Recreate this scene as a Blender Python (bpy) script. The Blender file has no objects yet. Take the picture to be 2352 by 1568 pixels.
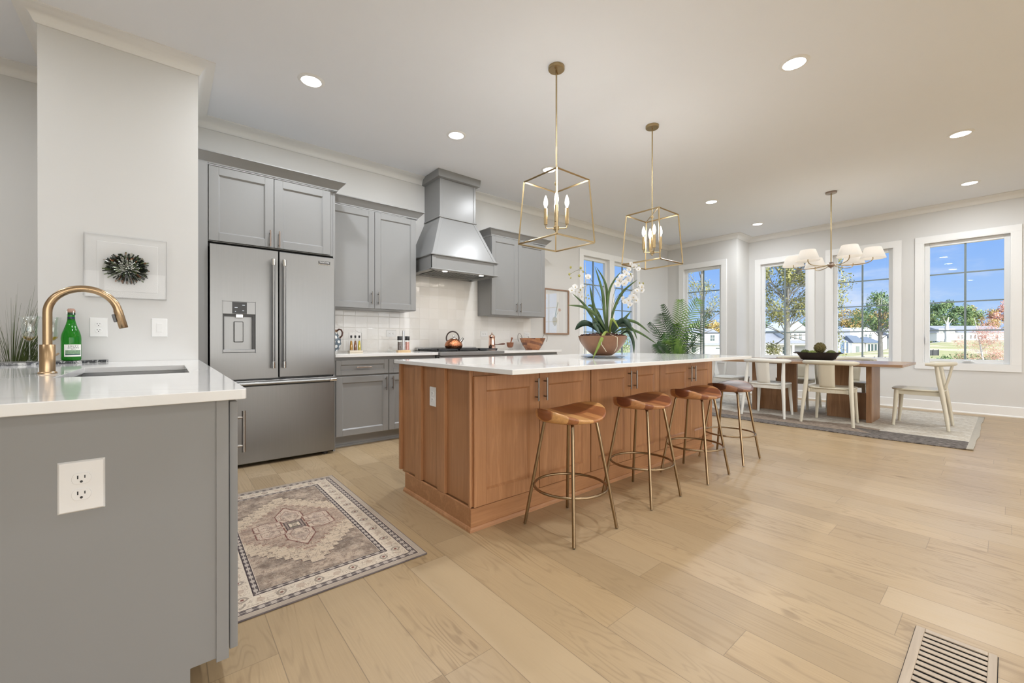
import bpy, bmesh, math, random
from mathutils import Vector, Matrix, noise
PI = math.pi
random.seed(7)
SC = bpy.context.scene
COL = SC.collection

# ------------------------------------------------------------------ camera
cam_d = bpy.data.cameras.new('camera'); cam = bpy.data.objects.new('camera', cam_d); COL.objects.link(cam)
YAW, PITCH, ROLL = math.radians(39.813), math.radians(-.130), math.radians(.024)
fw = Vector((math.sin(YAW), math.cos(YAW), 0)); rt = Vector((math.cos(YAW), -math.sin(YAW), 0)); up = Vector((0, 0, 1))
f2 = fw * math.cos(PITCH) + up * math.sin(PITCH); u2 = up * math.cos(PITCH) - fw * math.sin(PITCH)
r3 = rt * math.cos(ROLL) + u2 * math.sin(ROLL); u3 = u2 * math.cos(ROLL) - rt * math.sin(ROLL)
cam.matrix_world = Matrix(((r3.x, u3.x, -f2.x, 0), (r3.y, u3.y, -f2.y, 0), (r3.z, u3.z, -f2.z, 1.045), (0, 0, 0, 1)))
cam_d.sensor_width = 36; cam_d.lens = 949.9 * 36 / 2352; cam_d.clip_start = .02; cam_d.clip_end = 600
SC.camera = cam
vs = SC.view_settings
vs.view_transform = 'Standard'; vs.look = 'None'; vs.gamma = 1; vs.use_curve_mapping = False; vs.exposure = 0.0
try:
    cy = SC.cycles
    cy.use_denoising = True; cy.denoiser = 'OPENIMAGEDENOISE'
    cy.max_bounces = 9; cy.diffuse_bounces = 5; cy.glossy_bounces = 4; cy.transmission_bounces = 6; cy.transparent_max_bounces = 24
    cy.caustics_reflective = False; cy.caustics_refractive = False; cy.sample_clamp_indirect = 8
    cy.use_adaptive_sampling = True; cy.adaptive_threshold = .02
except Exception:
    pass

# ------------------------------------------------------------------ node helper
class V:
    """a scalar socket with arithmetic that lays down Math nodes"""
    def __init__(s, nt, sock): s.nt, s.s = nt, sock
    def _m(s, op, *a, clamp=False):
        n = s.nt.nodes.new('ShaderNodeMath'); n.operation = op; n.use_clamp = clamp
        for i, v in enumerate((s,) + a):
            if isinstance(v, V): s.nt.links.new(v.s, n.inputs[i])
            else: n.inputs[i].default_value = float(v)
        return V(s.nt, n.outputs[0])
    def __add__(s, o): return s._m('ADD', o)
    def __radd__(s, o): return s._m('ADD', o)
    def __sub__(s, o): return s._m('SUBTRACT', o)
    def __rsub__(s, o): return V.c(s.nt, o)._m('SUBTRACT', s)
    def __mul__(s, o): return s._m('MULTIPLY', o)
    def __rmul__(s, o): return s._m('MULTIPLY', o)
    def __truediv__(s, o): return s._m('DIVIDE', o)
    def lt(s, o): return s._m('LESS_THAN', o)
    def gt(s, o): return s._m('GREATER_THAN', o)
    def abs(s): return s._m('ABSOLUTE')
    def floor(s): return s._m('FLOOR')
    def fract(s): return s._m('FRACT')
    def sin(s): return s._m('SINE')
    def mn(s, o): return s._m('MINIMUM', o)
    def mx(s, o): return s._m('MAXIMUM', o)
    def pw(s, o): return s._m('POWER', o)
    def clamp(s): return s._m('ADD', 0.0, clamp=True)
    def sst(s, a, b):
        n = s.nt.nodes.new('ShaderNodeMapRange'); n.interpolation_type = 'SMOOTHSTEP'
        s.nt.links.new(s.s, n.inputs[0]); n.inputs[1].default_value = a; n.inputs[2].default_value = b
        return V(s.nt, n.outputs[0])
    @staticmethod
    def c(nt, v):
        n = nt.nodes.new('ShaderNodeValue'); n.outputs[0].default_value = v; return V(nt, n.outputs[0])

def new_mat(name):
    m = bpy.data.materials.new(name); m.use_nodes = True; nt = m.node_tree; nt.nodes.clear()
    out = nt.nodes.new('ShaderNodeOutputMaterial'); b = nt.nodes.new('ShaderNodeBsdfPrincipled')
    nt.links.new(b.outputs[0], out.inputs[0]); return m, nt, b, out
def comb(nt, x, y, z):
    n = nt.nodes.new('ShaderNodeCombineXYZ')
    for i, v in enumerate((x, y, z)):
        if isinstance(v, V): nt.links.new(v.s, n.inputs[i])
        else: n.inputs[i].default_value = v
    return n.outputs[0]
def pos(nt, obj=True):
    if obj: n = nt.nodes.new('ShaderNodeTexCoord'); o = n.outputs['Object']
    else: n = nt.nodes.new('ShaderNodeNewGeometry'); o = n.outputs['Position']
    s = nt.nodes.new('ShaderNodeSeparateXYZ'); nt.links.new(o, s.inputs[0])
    return o, V(nt, s.outputs[0]), V(nt, s.outputs[1]), V(nt, s.outputs[2])
def tnoise(nt, vec, scale, detail=3, rough=.55, dist=0):
    n = nt.nodes.new('ShaderNodeTexNoise'); n.inputs['Scale'].default_value = scale; n.inputs['Detail'].default_value = detail
    n.inputs['Roughness'].default_value = rough; n.inputs['Distortion'].default_value = dist
    if vec is not None: nt.links.new(vec, n.inputs['Vector'])
    return V(nt, n.outputs[0])
def wnoise(nt, vec):
    n = nt.nodes.new('ShaderNodeTexWhiteNoise'); n.noise_dimensions = '3D'; nt.links.new(vec, n.inputs['Vector'])
    return V(nt, n.outputs['Value']), n.outputs['Color']
def mixc(nt, f, a, b):
    n = nt.nodes.new('ShaderNodeMix'); n.data_type = 'RGBA'
    if isinstance(f, V): nt.links.new(f.s, n.inputs['Factor'])
    else: n.inputs['Factor'].default_value = f
    for k, v in ((6, a), (7, b)):
        if isinstance(v, (tuple, list)): n.inputs[k].default_value = tuple(v)[:3] + (1,)
        else: nt.links.new(v, n.inputs[k])
    return n.outputs[2]
def bump(nt, b, h, strength=.2, dist=.01):
    n = nt.nodes.new('ShaderNodeBump'); n.inputs['Strength'].default_value = strength; n.inputs['Distance'].default_value = dist
    nt.links.new(h.s, n.inputs['Height']); nt.links.new(n.outputs[0], b.inputs['Normal'])
def setin(b, **k):
    for n, v in k.items():
        n = n.replace('_', ' ')
        for i in b.inputs:
            if i.name.lower() == n.lower(): i.default_value = (tuple(v) + (1,)) if isinstance(v, tuple) and len(v) == 3 else v
MC = {}
def plain(name, col, rough=.5, metal=0.0, var=.04, scale=8, bmp=0.0, spec=.5, **kw):
    """a paint / metal / plastic with a little procedural unevenness"""
    if name in MC: return MC[name]
    m, nt, b, out = new_mat(name)
    o, x, y, z = pos(nt)
    n = tnoise(nt, o, scale)
    c2 = tuple(max(0, c * (1 - var)) for c in col); c1 = tuple(min(1, c * (1 + var)) for c in col)
    nt.links.new(mixc(nt, n, c2, c1), b.inputs['Base Color'])
    setin(b, Roughness=rough, Metallic=metal, Specular_IOR_Level=spec, **kw)
    if bmp: bump(nt, b, tnoise(nt, o, scale * 12), bmp, .002)
    MC[name] = m; return m
def brushed(name, col, rough=.28, axis=2, amount=.25):
    m, nt, b, out = new_mat(name)
    o, x, y, z = pos(nt)
    a = [x * 400, y * 400, z * 400]; a[axis] = a[axis] * .006
    n = tnoise(nt, comb(nt, *a), 1, 2)
    nt.links.new(mixc(nt, n, tuple(c * .9 for c in col), tuple(min(1, c * 1.08) for c in col)), b.inputs['Base Color'])
    r = n * amount * .5 + rough; nt.links.new(r.s, b.inputs['Roughness'])
    setin(b, Metallic=1.0); b.inputs['Anisotropic'].default_value = .6
    MC[name] = m; return m
def wood(name, light, dark, rough=.4, axis=2, scale=1.0, bmp=.15, strips=0, strip_axis=1, strip_var=.5):
    m, nt, b, out = new_mat(name)
    o, x, y, z = pos(nt)
    a = [x, y, z]; st = [k * 14 * scale for k in a]; st[axis] = a[axis] * (1.6 * scale)
    big = tnoise(nt, comb(nt, *st), 1, 4, .6, 1.2)
    fi = [k * 90 * scale for k in a]; fi[axis] = a[axis] * (4 * scale)
    fine = tnoise(nt, comb(nt, *fi), 1, 3)
    rings = ((big * 22).sin() * .5 + .5)
    f = ((big - .5) * 1.3 + .5 + (fine - .5) * .7 + (rings - .5) * .16).clamp()
    c = mixc(nt, f, dark, light)
    if strips:
        s = (a[strip_axis] / strips).floor(); w, wc = wnoise(nt, comb(nt, s, 3.1, .7))
        c = mixc(nt, w * strip_var, c, tuple(k * .45 for k in dark))
    nt.links.new(c, b.inputs['Base Color'])
    setin(b, Roughness=rough)
    bump(nt, b, fine, bmp, .001)
    MC[name] = m; return m
def emit(name, col, strength):
    m = bpy.data.materials.new(name); m.use_nodes = True; nt = m.node_tree; nt.nodes.clear()
    out = nt.nodes.new('ShaderNodeOutputMaterial'); e = nt.nodes.new('ShaderNodeEmission')
    e.inputs[0].default_value = col + (1,); e.inputs[1].default_value = strength
    nt.links.new(e.outputs[0], out.inputs[0]); MC[name] = m; return m
def clearglass(name, tint=(1, 1, 1), ior=1.45, extra=0.0, rough=.0):
    m = bpy.data.materials.new(name); m.use_nodes = True; nt = m.node_tree; nt.nodes.clear()
    out = nt.nodes.new('ShaderNodeOutputMaterial'); t = nt.nodes.new('ShaderNodeBsdfTransparent'); g = nt.nodes.new('ShaderNodeBsdfGlossy')
    t.inputs[0].default_value = tint + (1,); g.inputs['Roughness'].default_value = rough; g.inputs[0].default_value = (1, 1, 1, 1)
    lw = nt.nodes.new('ShaderNodeLayerWeight'); f0 = ((ior - 1) / (ior + 1)) ** 2
    f = (V(nt, lw.outputs['Facing']).pw(4.5) * (1 - f0) + (f0 + extra)).clamp()
    mx = nt.nodes.new('ShaderNodeMixShader'); nt.links.new(f.s, mx.inputs[0]); nt.links.new(t.outputs[0], mx.inputs[1]); nt.links.new(g.outputs[0], mx.inputs[2])
    nt.links.new(mx.outputs[0], out.inputs[0]); MC[name] = m; return m

# ------------------------------------------------------------------ sky
W = bpy.data.worlds.new('sky'); SC.world = W; W.use_nodes = True; nt = W.node_tree; nt.nodes.clear()
out = nt.nodes.new('ShaderNodeOutputWorld'); bg = nt.nodes.new('ShaderNodeBackground'); nt.links.new(bg.outputs[0], out.inputs[0])
tc = nt.nodes.new('ShaderNodeTexCoord'); sp = nt.nodes.new('ShaderNodeSeparateXYZ'); nt.links.new(tc.outputs['Generated'], sp.inputs[0])
dx, dy, dz = [V(nt, sp.outputs[i]) for i in range(3)]
g = dz.sst(-.02, .22)
sky = mixc(nt, g, (.48, .68, .97), (.23, .46, .96))
cl = tnoise(nt, comb(nt, dx * 2.2, dy * 2.2, dz * 7), 1.6, 6, .62)
clf = cl.sst(.56, .78) * (1.0 - dz.sst(.02, .34))
sky = mixc(nt, clf * .8, sky, (.86, .91, 1.0))
sunny = (dx * -.45 + dy * -.86 + dz * .25).sst(.15, .85)          # the sun side of the sky, behind the house
sky = mixc(nt, sunny, sky, (1.0, .97, .93))
nt.links.new(sky, bg.inputs[0])
SKY_SIDE = 4.2
nt.links.new((sunny * SKY_SIDE + 1.0).s, bg.inputs[1])
sd = bpy.data.lights.new('sun', 'SUN'); sd.energy = 4.5; sd.angle = .03; sd.color = (1, .95, .88)
so = bpy.data.objects.new('sun', sd); COL.objects.link(so); so.rotation_euler = Vector((.42, .62, -.66)).to_track_quat('-Z', 'Y').to_euler()
# daylight portals on the rear glazing (no light of their own: they only steer sky sampling)
def portal(loc, rot, sx, sy):
    d = bpy.data.lights.new('portal', 'AREA'); d.shape = 'RECTANGLE'; d.size = sx; d.size_y = sy
    try: d.cycles.is_portal = True
    except Exception: return
    o = bpy.data.objects.new('portal', d); COL.objects.link(o); o.location = loc; o.rotation_euler = rot
for px in (-1.6, 2.0, 5.6): portal((px, -4.75, 1.33), (PI / 2, 0, PI), 3.1, 2.5)

# ------------------------------------------------------------------ mesh builder
class MB:
    def __init__(s, xf=None): s.v = []; s.f = []; s.mi = []; s.xf = xf; s.m = 0
    def pt(s, p):
        p = Vector(p); s.v.append(s.xf @ p if s.xf else p); return len(s.v) - 1
    def face(s, ids): s.f.append(tuple(ids)); s.mi.append(s.m)
    def box(s, x0, y0, z0, x1, y1, z1):
        i = [s.pt(p) for p in ((x0, y0, z0), (x1, y0, z0), (x1, y1, z0), (x0, y1, z0), (x0, y0, z1), (x1, y0, z1), (x1, y1, z1), (x0, y1, z1))]
        for q in ((3, 2, 1, 0), (4, 5, 6, 7), (0, 1, 5, 4), (1, 2, 6, 5), (2, 3, 7, 6), (3, 0, 4, 7)): s.face([i[k] for k in q])
        return s
    def hexa(s, a, b):     # two quads (4 pts each) -> a solid
        i = [s.pt(p) for p in list(a) + list(b)]
        for q in ((3, 2, 1, 0), (4, 5, 6, 7), (0, 1, 5, 4), (1, 2, 6, 5), (2, 3, 7, 6), (3, 0, 4, 7)): s.face([i[k] for k in q])
        return s
    def prism(s, pts, z0, z1):   # pts: xy polygon ccw
        n = len(pts); a = [s.pt((p[0], p[1], z0)) for p in pts]; b = [s.pt((p[0], p[1], z1)) for p in pts]
        s.face(a[::-1]); s.face(b)
        for k in range(n): s.face((a[k], a[(k + 1) % n], b[(k + 1) % n], b[k]))
        return s
    def extr(s, prof, p0, p1, axis_a, axis_b):   # closed profile of (a,b) pairs swept from p0 to p1
        p0, p1, A, B = Vector(p0), Vector(p1), Vector(axis_a), Vector(axis_b); n = len(prof)
        a = [s.pt(p0 + A * q[0] + B * q[1]) for q in prof]; b = [s.pt(p1 + A * q[0] + B * q[1]) for q in prof]
        s.face(a[::-1]); s.face(b)
        for k in range(n): s.face((a[k], a[(k + 1) % n], b[(k + 1) % n], b[k]))
        return s
    def tube(s, pts, r, n=8, closed=False, flat=1.0, caps=True):
        pts = [Vector(p) for p in pts]; N = len(pts); rr = r if isinstance(r, (list, tuple)) else [r] * N
        t0 = (pts[1] - pts[0]).normalized(); ref = Vector((0, 0, 1)) if abs(t0.z) < .9 else Vector((1, 0, 0))
        u = t0.cross(ref).normalized(); rings = []
        for k in range(N):
            if closed: t = (pts[(k + 1) % N] - pts[k - 1]).normalized()
            else: t = (pts[min(k + 1, N - 1)] - pts[max(k - 1, 0)]).normalized()
            u = (u - t * u.dot(t)).normalized(); w = t.cross(u)
            rings.append([s.pt(pts[k] + (u * math.cos(2 * PI * j / n) + w * math.sin(2 * PI * j / n) * flat) * rr[k]) for j in range(n)])
        for k in range(N if closed else N - 1):
            a, b = rings[k], rings[(k + 1) % N]
            for j in range(n): s.face((a[j], a[(j + 1) % n], b[(j + 1) % n], b[j]))
        if not closed and caps: s.face(rings[0][::-1]); s.face(rings[-1])
        return s
    def lathe(s, prof, c=(0, 0, 0), n=24, a0=0.0, caps=True, sx=1.0, sy=1.0):
        c = Vector(c); rings = []
        for r, z in prof:
            rings.append([s.pt(c + Vector((math.cos(a0 + 2 * PI * j / n) * r * sx, math.sin(a0 + 2 * PI * j / n) * r * sy, z))) for j in range(n)])
        for k in range(len(prof) - 1):
            a, b = rings[k], rings[k + 1]
            for j in range(n): s.face((a[j], a[(j + 1) % n], b[(j + 1) % n], b[j]))
        if caps: s.face(rings[0][::-1]); s.face(rings[-1])
        return s
    def cyl(s, p0, p1, r, n=12, r1=None): return s.tube([p0, p1], [r, r if r1 is None else r1], n)
    def ball(s, c, r, n=12, sx=1, sy=1, sz=1):
        prof = [(max(1e-4, math.sin(PI * k / (n // 2 + 2))) * r, -math.cos(PI * k / (n // 2 + 2)) * r * sz) for k in range(n // 2 + 3)]
        return s.lathe(prof, c, n, sx=sx, sy=sy)
    def grid(s, P):   # P: 2d list of points
        ids = [[s.pt(p) for p in row] for row in P]
        for a, b in zip(ids, ids[1:]):
            for k in range(len(a) - 1): s.face((a[k], a[k + 1], b[k + 1], b[k]))
        return s
    def build(s, name, mat, parent=None, smooth=False, bevel=0, seg=2, solid=0, local=False, recalc=True):
        o0 = Vector((0, 0, 0))
        if parent is not None and not local:
            p = parent
            while p is not None: o0 = o0 + p.location; p = p.parent
        me = bpy.data.meshes.new(name)
        me.from_pydata([tuple(p - o0) for p in s.v], [], s.f)
        mats = mat if isinstance(mat, (list, tuple)) else [mat]
        for m in mats: me.materials.append(m)
        if len(mats) > 1: me.polygons.foreach_set('material_index', s.mi)
        me.update()
        if recalc and len(s.f) < 9000:
            bm = bmesh.new(); bm.from_mesh(me); bmesh.ops.recalc_face_normals(bm, faces=bm.faces); bm.to_mesh(me); bm.free()
        if smooth:
            me.polygons.foreach_set('use_smooth', [True] * len(me.polygons))
            if smooth != 'all':
                try: me.set_sharp_from_angle(angle=math.radians(smooth if isinstance(smooth, (int, float)) and smooth is not True else 40))
                except Exception: pass
        o = bpy.data.objects.new(name, me); COL.objects.link(o)
        if parent is not None: o.parent = parent
        if solid:
            d = o.modifiers.new('solid', 'SOLIDIFY'); d.thickness = solid; d.offset = 0
        if bevel:
            d = o.modifiers.new('bevel', 'BEVEL'); d.width = bevel; d.segments = seg; d.limit_method = 'ANGLE'; d.angle_limit = math.radians(50)
            d.harden_normals = False
        return o
def tag(o, label=None, cat=None, group=None, kind=None):
    if label: o['label'] = label
    if cat: o['category'] = cat
    if group: o['group'] = group
    if kind: o['kind'] = kind
    return o
def thing(name, label, cat, loc=(0, 0, 0), rz=0, group=None):
    o = bpy.data.objects.new(name, None); COL.objects.link(o); o.location = loc; o.rotation_euler = (0, 0, rz)
    o.empty_display_size = .1
    return tag(o, label, cat, group)
def struct(name, mb, m, **k): return tag(mb.build(name, m, **k), kind='structure')
def kids(o): return [c for c in bpy.data.objects if c.parent == o]
def dup(root, loc, rz=None, label=None, name=None):
    r = root.copy(); COL.objects.link(r); r.location = loc
    if rz is not None: r.rotation_euler = (0, 0, rz)
    if label: r['label'] = label
    def rec(a, b):
        for ch in kids(a):
            c = ch.copy(); COL.objects.link(c); c.parent = b; rec(ch, c)
    rec(root, r)
    return r
def text_mesh(name, body, size, mat, parent, fn, ext=.0006, sx=1.0):
    """lettering: flat text laid out in (u, v), mapped to world by fn(u, v, w)"""
    cu = bpy.data.curves.new(name, 'FONT'); cu.body = body; cu.size = size; cu.extrude = ext; cu.align_x = 'CENTER'; cu.align_y = 'CENTER'; cu.resolution_u = 3
    to = bpy.data.objects.new(name, cu); COL.objects.link(to)
    dg = bpy.context.evaluated_depsgraph_get(); me = bpy.data.meshes.new_from_object(to.evaluated_get(dg))
    bpy.data.objects.remove(to); bpy.data.curves.remove(cu)
    o0 = Vector((0, 0, 0)); p = parent
    while p is not None: o0 = o0 + p.location; p = p.parent
    for v in me.vertices: v.co = Vector(fn(v.co.x * sx, v.co.y, v.co.z)) - o0
    me.materials.clear(); me.materials.append(mat); me.name = name
    o = bpy.data.objects.new(name, me); COL.objects.link(o); o.parent = parent
    return o

# ------------------------------------------------------------------ materials
wall_m = plain('wall_paint', (.68, .675, .66), .75, var=.015, scale=3, bmp=.03)
ceil_m = plain('ceiling_paint', (.85, .875, .92), .85, var=.01, scale=3)
trim_m = plain('trim_paint', (.83, .83, .82), .38, var=.01)
cab_m = plain('grey_cabinet_paint', (.262, .263, .260), .33, var=.02, scale=5)
dark_m = plain('dark_gap', (.012, .012, .012), .8)
steel_m = brushed('brushed_steel', (.27, .27, .268), .30, 2)
steelh_m = brushed('brushed_steel_level', (.36, .36, .355), .30, 0)
chrome_m = plain('polished_steel', (.72, .72, .72), .12, 1.0, var=.02)
nickel_m = plain('nickel_pull', (.30, .28, .26), .3, 1.0, var=.04)
bronze_m = plain('bronze_pull', (.36, .29, .25), .3, 1.0, var=.04)
gold_m = brushed('brushed_gold', (.45, .315, .185), .24, 2, .2)
brass_m = plain('aged_brass', (.42, .32, .18), .30, 1.0, var=.08, scale=20)
stoolmetal_m = plain('antique_brass_rod', (.31, .225, .135), .28, 1.0, var=.12, scale=14)
isl_m = wood('maple_stain', (.52, .27, .13), (.30, .135, .055), .36, 2, .8, .12)
isl_h_m = wood('maple_stain_level', (.52, .27, .13), (.30, .135, .055), .36, 0, .8, .12)
plastic_m = plain('white_plastic', (.80, .80, .79), .32, var=.01)
slot_m = plain('outlet_slot', (.03, .03, .03), .6)
pane_m = clearglass('window_glass', (1, 1, 1), 1.16)
glass_m = clearglass('clear_glass', (.97, .985, .98), 1.5, .03)
black_m = plain('black_plastic', (.02, .02, .021), .3)

def quartz():
    m, nt, b, out = new_mat('white_quartz'); o, x, y, z = pos(nt, False)
    n = tnoise(nt, o, 1.3, 5, .6, 1.5); v = 1.0 - ((n - .5).abs() * 26).clamp()
    n2 = tnoise(nt, o, 2.1, 3); f = v * n2.sst(.45, .7) * .35
    nt.links.new(mixc(nt, f, (.80, .80, .79), (.62, .62, .61)), b.inputs['Base Color'])
    setin(b, Roughness=.07); MC['quartz'] = m; return m
quartz_m = quartz()

def floor_mat():
    m, nt, b, out = new_mat('oak_plank_floor'); o, x, y, z = pos(nt, False)
    W_, L_ = .1885, 1.27
    u = (x - .0965) / W_; row = u.floor(); fu = u.fract()
    ro, _ = wnoise(nt, comb(nt, row, 7.7, 2.2)); v = y / L_ + ro * 7.0; pl = v.floor(); fv = v.fract()
    r1, rc = wnoise(nt, comb(nt, row, pl, 1.5)); r2, _ = wnoise(nt, comb(nt, row, pl, 9.5))
    gx = (x + r1 * 13.0) * 5.0; gy = (y + r2 * 17.0) * .75
    base = tnoise(nt, comb(nt, gx, gy, r1 * 4.0), 1.0, 3, .5, .6)
    rings = ((base * 120.0).sin() * .5 + .5).pw(4)                       # cathedral figure
    fine = tnoise(nt, comb(nt, x * 210.0, y * 6.0, r1 * 9.0), 1.0, 5, .7)
    knots = tnoise(nt, comb(nt, x * 7.0 + r2 * 5.0, y * 3.0, r1 * 3.0), 1.0, 2).sst(.70, .78)
    f = (rings * (tnoise(nt, comb(nt, x * 9.0, y * 2.2, r1), 1.0, 2).sst(.4, .62)) * .34 + fine * .42 + (base - .42) * .35 + knots * .5).clamp()
    c = mixc(nt, f, (.50, .362, .205), (.20, .128, .064))
    c = mixc(nt, (r1 - .5) * .75 + .25, c, (.36, .26, .15))
    c = mixc(nt, r2.pw(3) * .45, c, (.60, .465, .30))
    gr = ((fu - .5).abs().gt(.4925)).mx((fv - .5).abs().gt(.4992))
    c = mixc(nt, gr * .45, c, (.07, .048, .03))
    nt.links.new(c, b.inputs['Base Color'])
    nt.links.new((fine * .16 + .27 + rings * .05).s, b.inputs['Roughness'])
    setin(b, Specular_IOR_Level=.5)
    bump(nt, b, fine * .35 - gr * 2.0 - rings * .15, .16, .0012); MC['floor'] = m; return m
floor_m = floor_mat()

def tile_mat():
    m, nt, b, out = new_mat('handmade_white_tile'); o, x, y, z = pos(nt, False)
    T = .1325; u = (x - 1.096) / T; v = (z - .9245) / T
    iu, iv, fu, fv = u.floor(), v.floor(), u.fract(), v.fract()
    r, rc = wnoise(nt, comb(nt, iu, iv, .5)); r2, _ = wnoise(nt, comb(nt, iu, iv, 4.5)); r3, _ = wnoise(nt, comb(nt, iu, iv, 8.5))
    wv = tnoise(nt, comb(nt, x * 16.0, z * 16.0, r * 9.0), 1.0, 2)
    c = mixc(nt, r, (.77, .745, .70), (.84, .82, .79)); c = mixc(nt, wv * .2, c, (.74, .72, .68))
    gr = ((fu - .5).abs().mx((fv - .5).abs())).gt(.487)
    c = mixc(nt, gr * .35, c, (.60, .58, .55)); nt.links.new(c, b.inputs['Base Color'])
    nt.links.new((gr * .5 + .09).s, b.inputs['Roughness'])
    h = (r2 - .5) * fu * .9 + (r3 - .5) * fv * .9 + wv * .55 - ((fu - .5).abs().mx((fv - .5).abs())).sst(.46, .5) * .25
    bump(nt, b, h, .55, .006); MC['tile'] = m; return m
tile_m = tile_mat()

# ------------------------------------------------------------------ shell
CZ = 3.07; NY = 4.71; EX = 8.88; BX = 8.30; BY = 3.30; WX = -4.6; SY = -4.7
def wall_holes(mb, fn, a0, a1, z0, z1, t, holes):
    """fn(a, d, z): a runs along the wall, d goes out through it"""
    cuts = sorted({a0, a1} | {h[0] for h in holes} | {h[1] for h in holes})
    def bx(p, q, r, s_):
        A, B = [], []
        for zz, L in ((r, A), (s_, B)):
            for (a, d) in ((p, 0), (q, 0), (q, t), (p, t)): L.append(fn(a, d, zz))
        mb.hexa(A, B)
    for p, q in zip(cuts, cuts[1:]):
        hs = [h for h in holes if h[0] <= p + 1e-6 and h[1] >= q - 1e-6]
        if not hs: bx(p, q, z0, z1)
        else:
            h = hs[0]
            if h[2] > z0: bx(p, q, z0, h[2])
            if h[3] < z1: bx(p, q, h[3], z1)
N = lambda a, d, z: (a, NY + d, z)
E_ = lambda a, d, z: (EX + d, -a, z)
B_ = lambda a, d, z: (BX + d, -a, z)
S_ = lambda a, d, z: (-a, SY - d, z)
ZT, ZB = 2.535, .705           # window openings in the walls
wins = [('n', 5.51, 6.265), ('n', 6.385, 7.14), ('b', -4.36, -3.57), ('e', -3.10, -2.30), ('e', -1.965, -1.165), ('e', -.835, .03)]
fl = MB().box(WX, SY, -.06, EX + .16, NY + .16, 0); struct('floor', fl, floor_m)
ce = MB().box(WX - .15, SY - .15, CZ, EX + .16, NY + .16, CZ + .12); struct('ceiling', ce, ceil_m)
w = MB(); wall_holes(w, N, WX, BX + .15, 0, CZ, .15, [(a, b, ZB, ZT) for k, a, b in wins if k == 'n']); struct('wall_north', w, wall_m)
w = MB(); wall_holes(w, E_, -BY, -SY, 0, CZ, .16, [(a, b, ZB, ZT) for k, a, b in wins if k == 'e']); struct('wall_east', w, wall_m)
w = MB(); wall_holes(w, B_, -NY, -BY, 0, CZ, .15, [(a, b, ZB, ZT) for k, a, b in wins if k == 'b']); struct('wall_bay', w, wall_m)
w = MB().box(BX + .15, BY, 0, EX + .16, BY + .12, CZ); struct('wall_bay_return', w, wall_m)
w = MB().box(WX - .15, SY - .15, 0, WX, NY + .15, CZ); struct('wall_west', w, wall_m)
rear = [(-7.2, -4.0), (-3.6, -.4), (0.0, 3.2)]  # unseen glass doors behind the viewpoint, added to let daylight in
w = MB(); wall_holes(w, S_, -EX - .16, -WX, 0, CZ, .15, [(a, b, .08, 2.6) for a, b in rear]); struct('wall_south', w, wall_m)
PX0, PX1, PY = -.61, .175, 3.81
w = MB().box(PX0, PY, 0, PX1, NY, CZ); struct('wall_pier', w, wall_m)
for i, (a, b) in enumerate(rear):
    x0, x1 = -b, -a; t = MB()
    n = 3
    for k in range(n + 1):
        xx = x0 + (x1 - x0) * k / n; t.box(xx - .035, SY - .1, .08, xx + .035, SY - .04, 2.6)
    t.box(x0, SY - .1, .08, x1, SY - .04, .16); t.box(x0, SY - .1, 2.52, x1, SY - .04, 2.6)
    d = struct('door_%d' % (i + 1), t, trim_m)
    MB().box(x0, SY - .075, .12, x1, SY - .070, 2.56).build('pane', pane_m, d)

def molding(mb, path, prof, z):
    """profile (out, up) swept along an xy path with mitred corners; the room lies on the left of the path"""
    P = [Vector((p[0], p[1])) for p in path]; rings = []
    for i, p in enumerate(P):
        ns = []
        for a, b in ((i - 1, i), (i, i + 1)):
            if 0 <= a and b < len(P):
                d = (P[b] - P[a]).normalized(); ns.append(Vector((-d.y, d.x)))
        mv = ns[0] if len(ns) == 1 else (ns[0] + ns[1]) / (1 + ns[0].dot(ns[1]))
        rings.append([mb.pt((p.x + mv.x * o, p.y + mv.y * o, z + u)) for o, u in prof])
    n = len(prof)
    for a, b in zip(rings, rings[1:]):
        for k in range(n): mb.face((a[k], a[(k + 1) % n], b[(k + 1) % n], b[k]))
    mb.face(rings[0][::-1]); mb.face(rings[-1]); return mb
crown = [(0, 0), (0, -.085), (.008, -.085), (.016, -.078), (.02, -.066), (.03, -.046), (.05, -.026), (.075, -.016), (.085, -.014), (.09, -.01), (.10, -.008), (.10, 0)]
struct('trim_1', molding(MB(), [(EX, SY), (EX, BY), (BX, BY), (BX, NY), (PX1, NY), (PX1, PY), (PX0, PY), (PX0, NY), (WX, NY)], crown, CZ), trim_m, smooth=35)
basep = [(0, 0), (.026, 0), (.026, .012), (.018, .02), (.016, .022), (.016, .135), (.010, .142), (0, .142)]
struct('baseboard_east', molding(MB(), [(EX, SY), (EX, BY), (BX, BY), (BX, NY), (4.32, NY)], basep, 0), trim_m)

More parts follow.
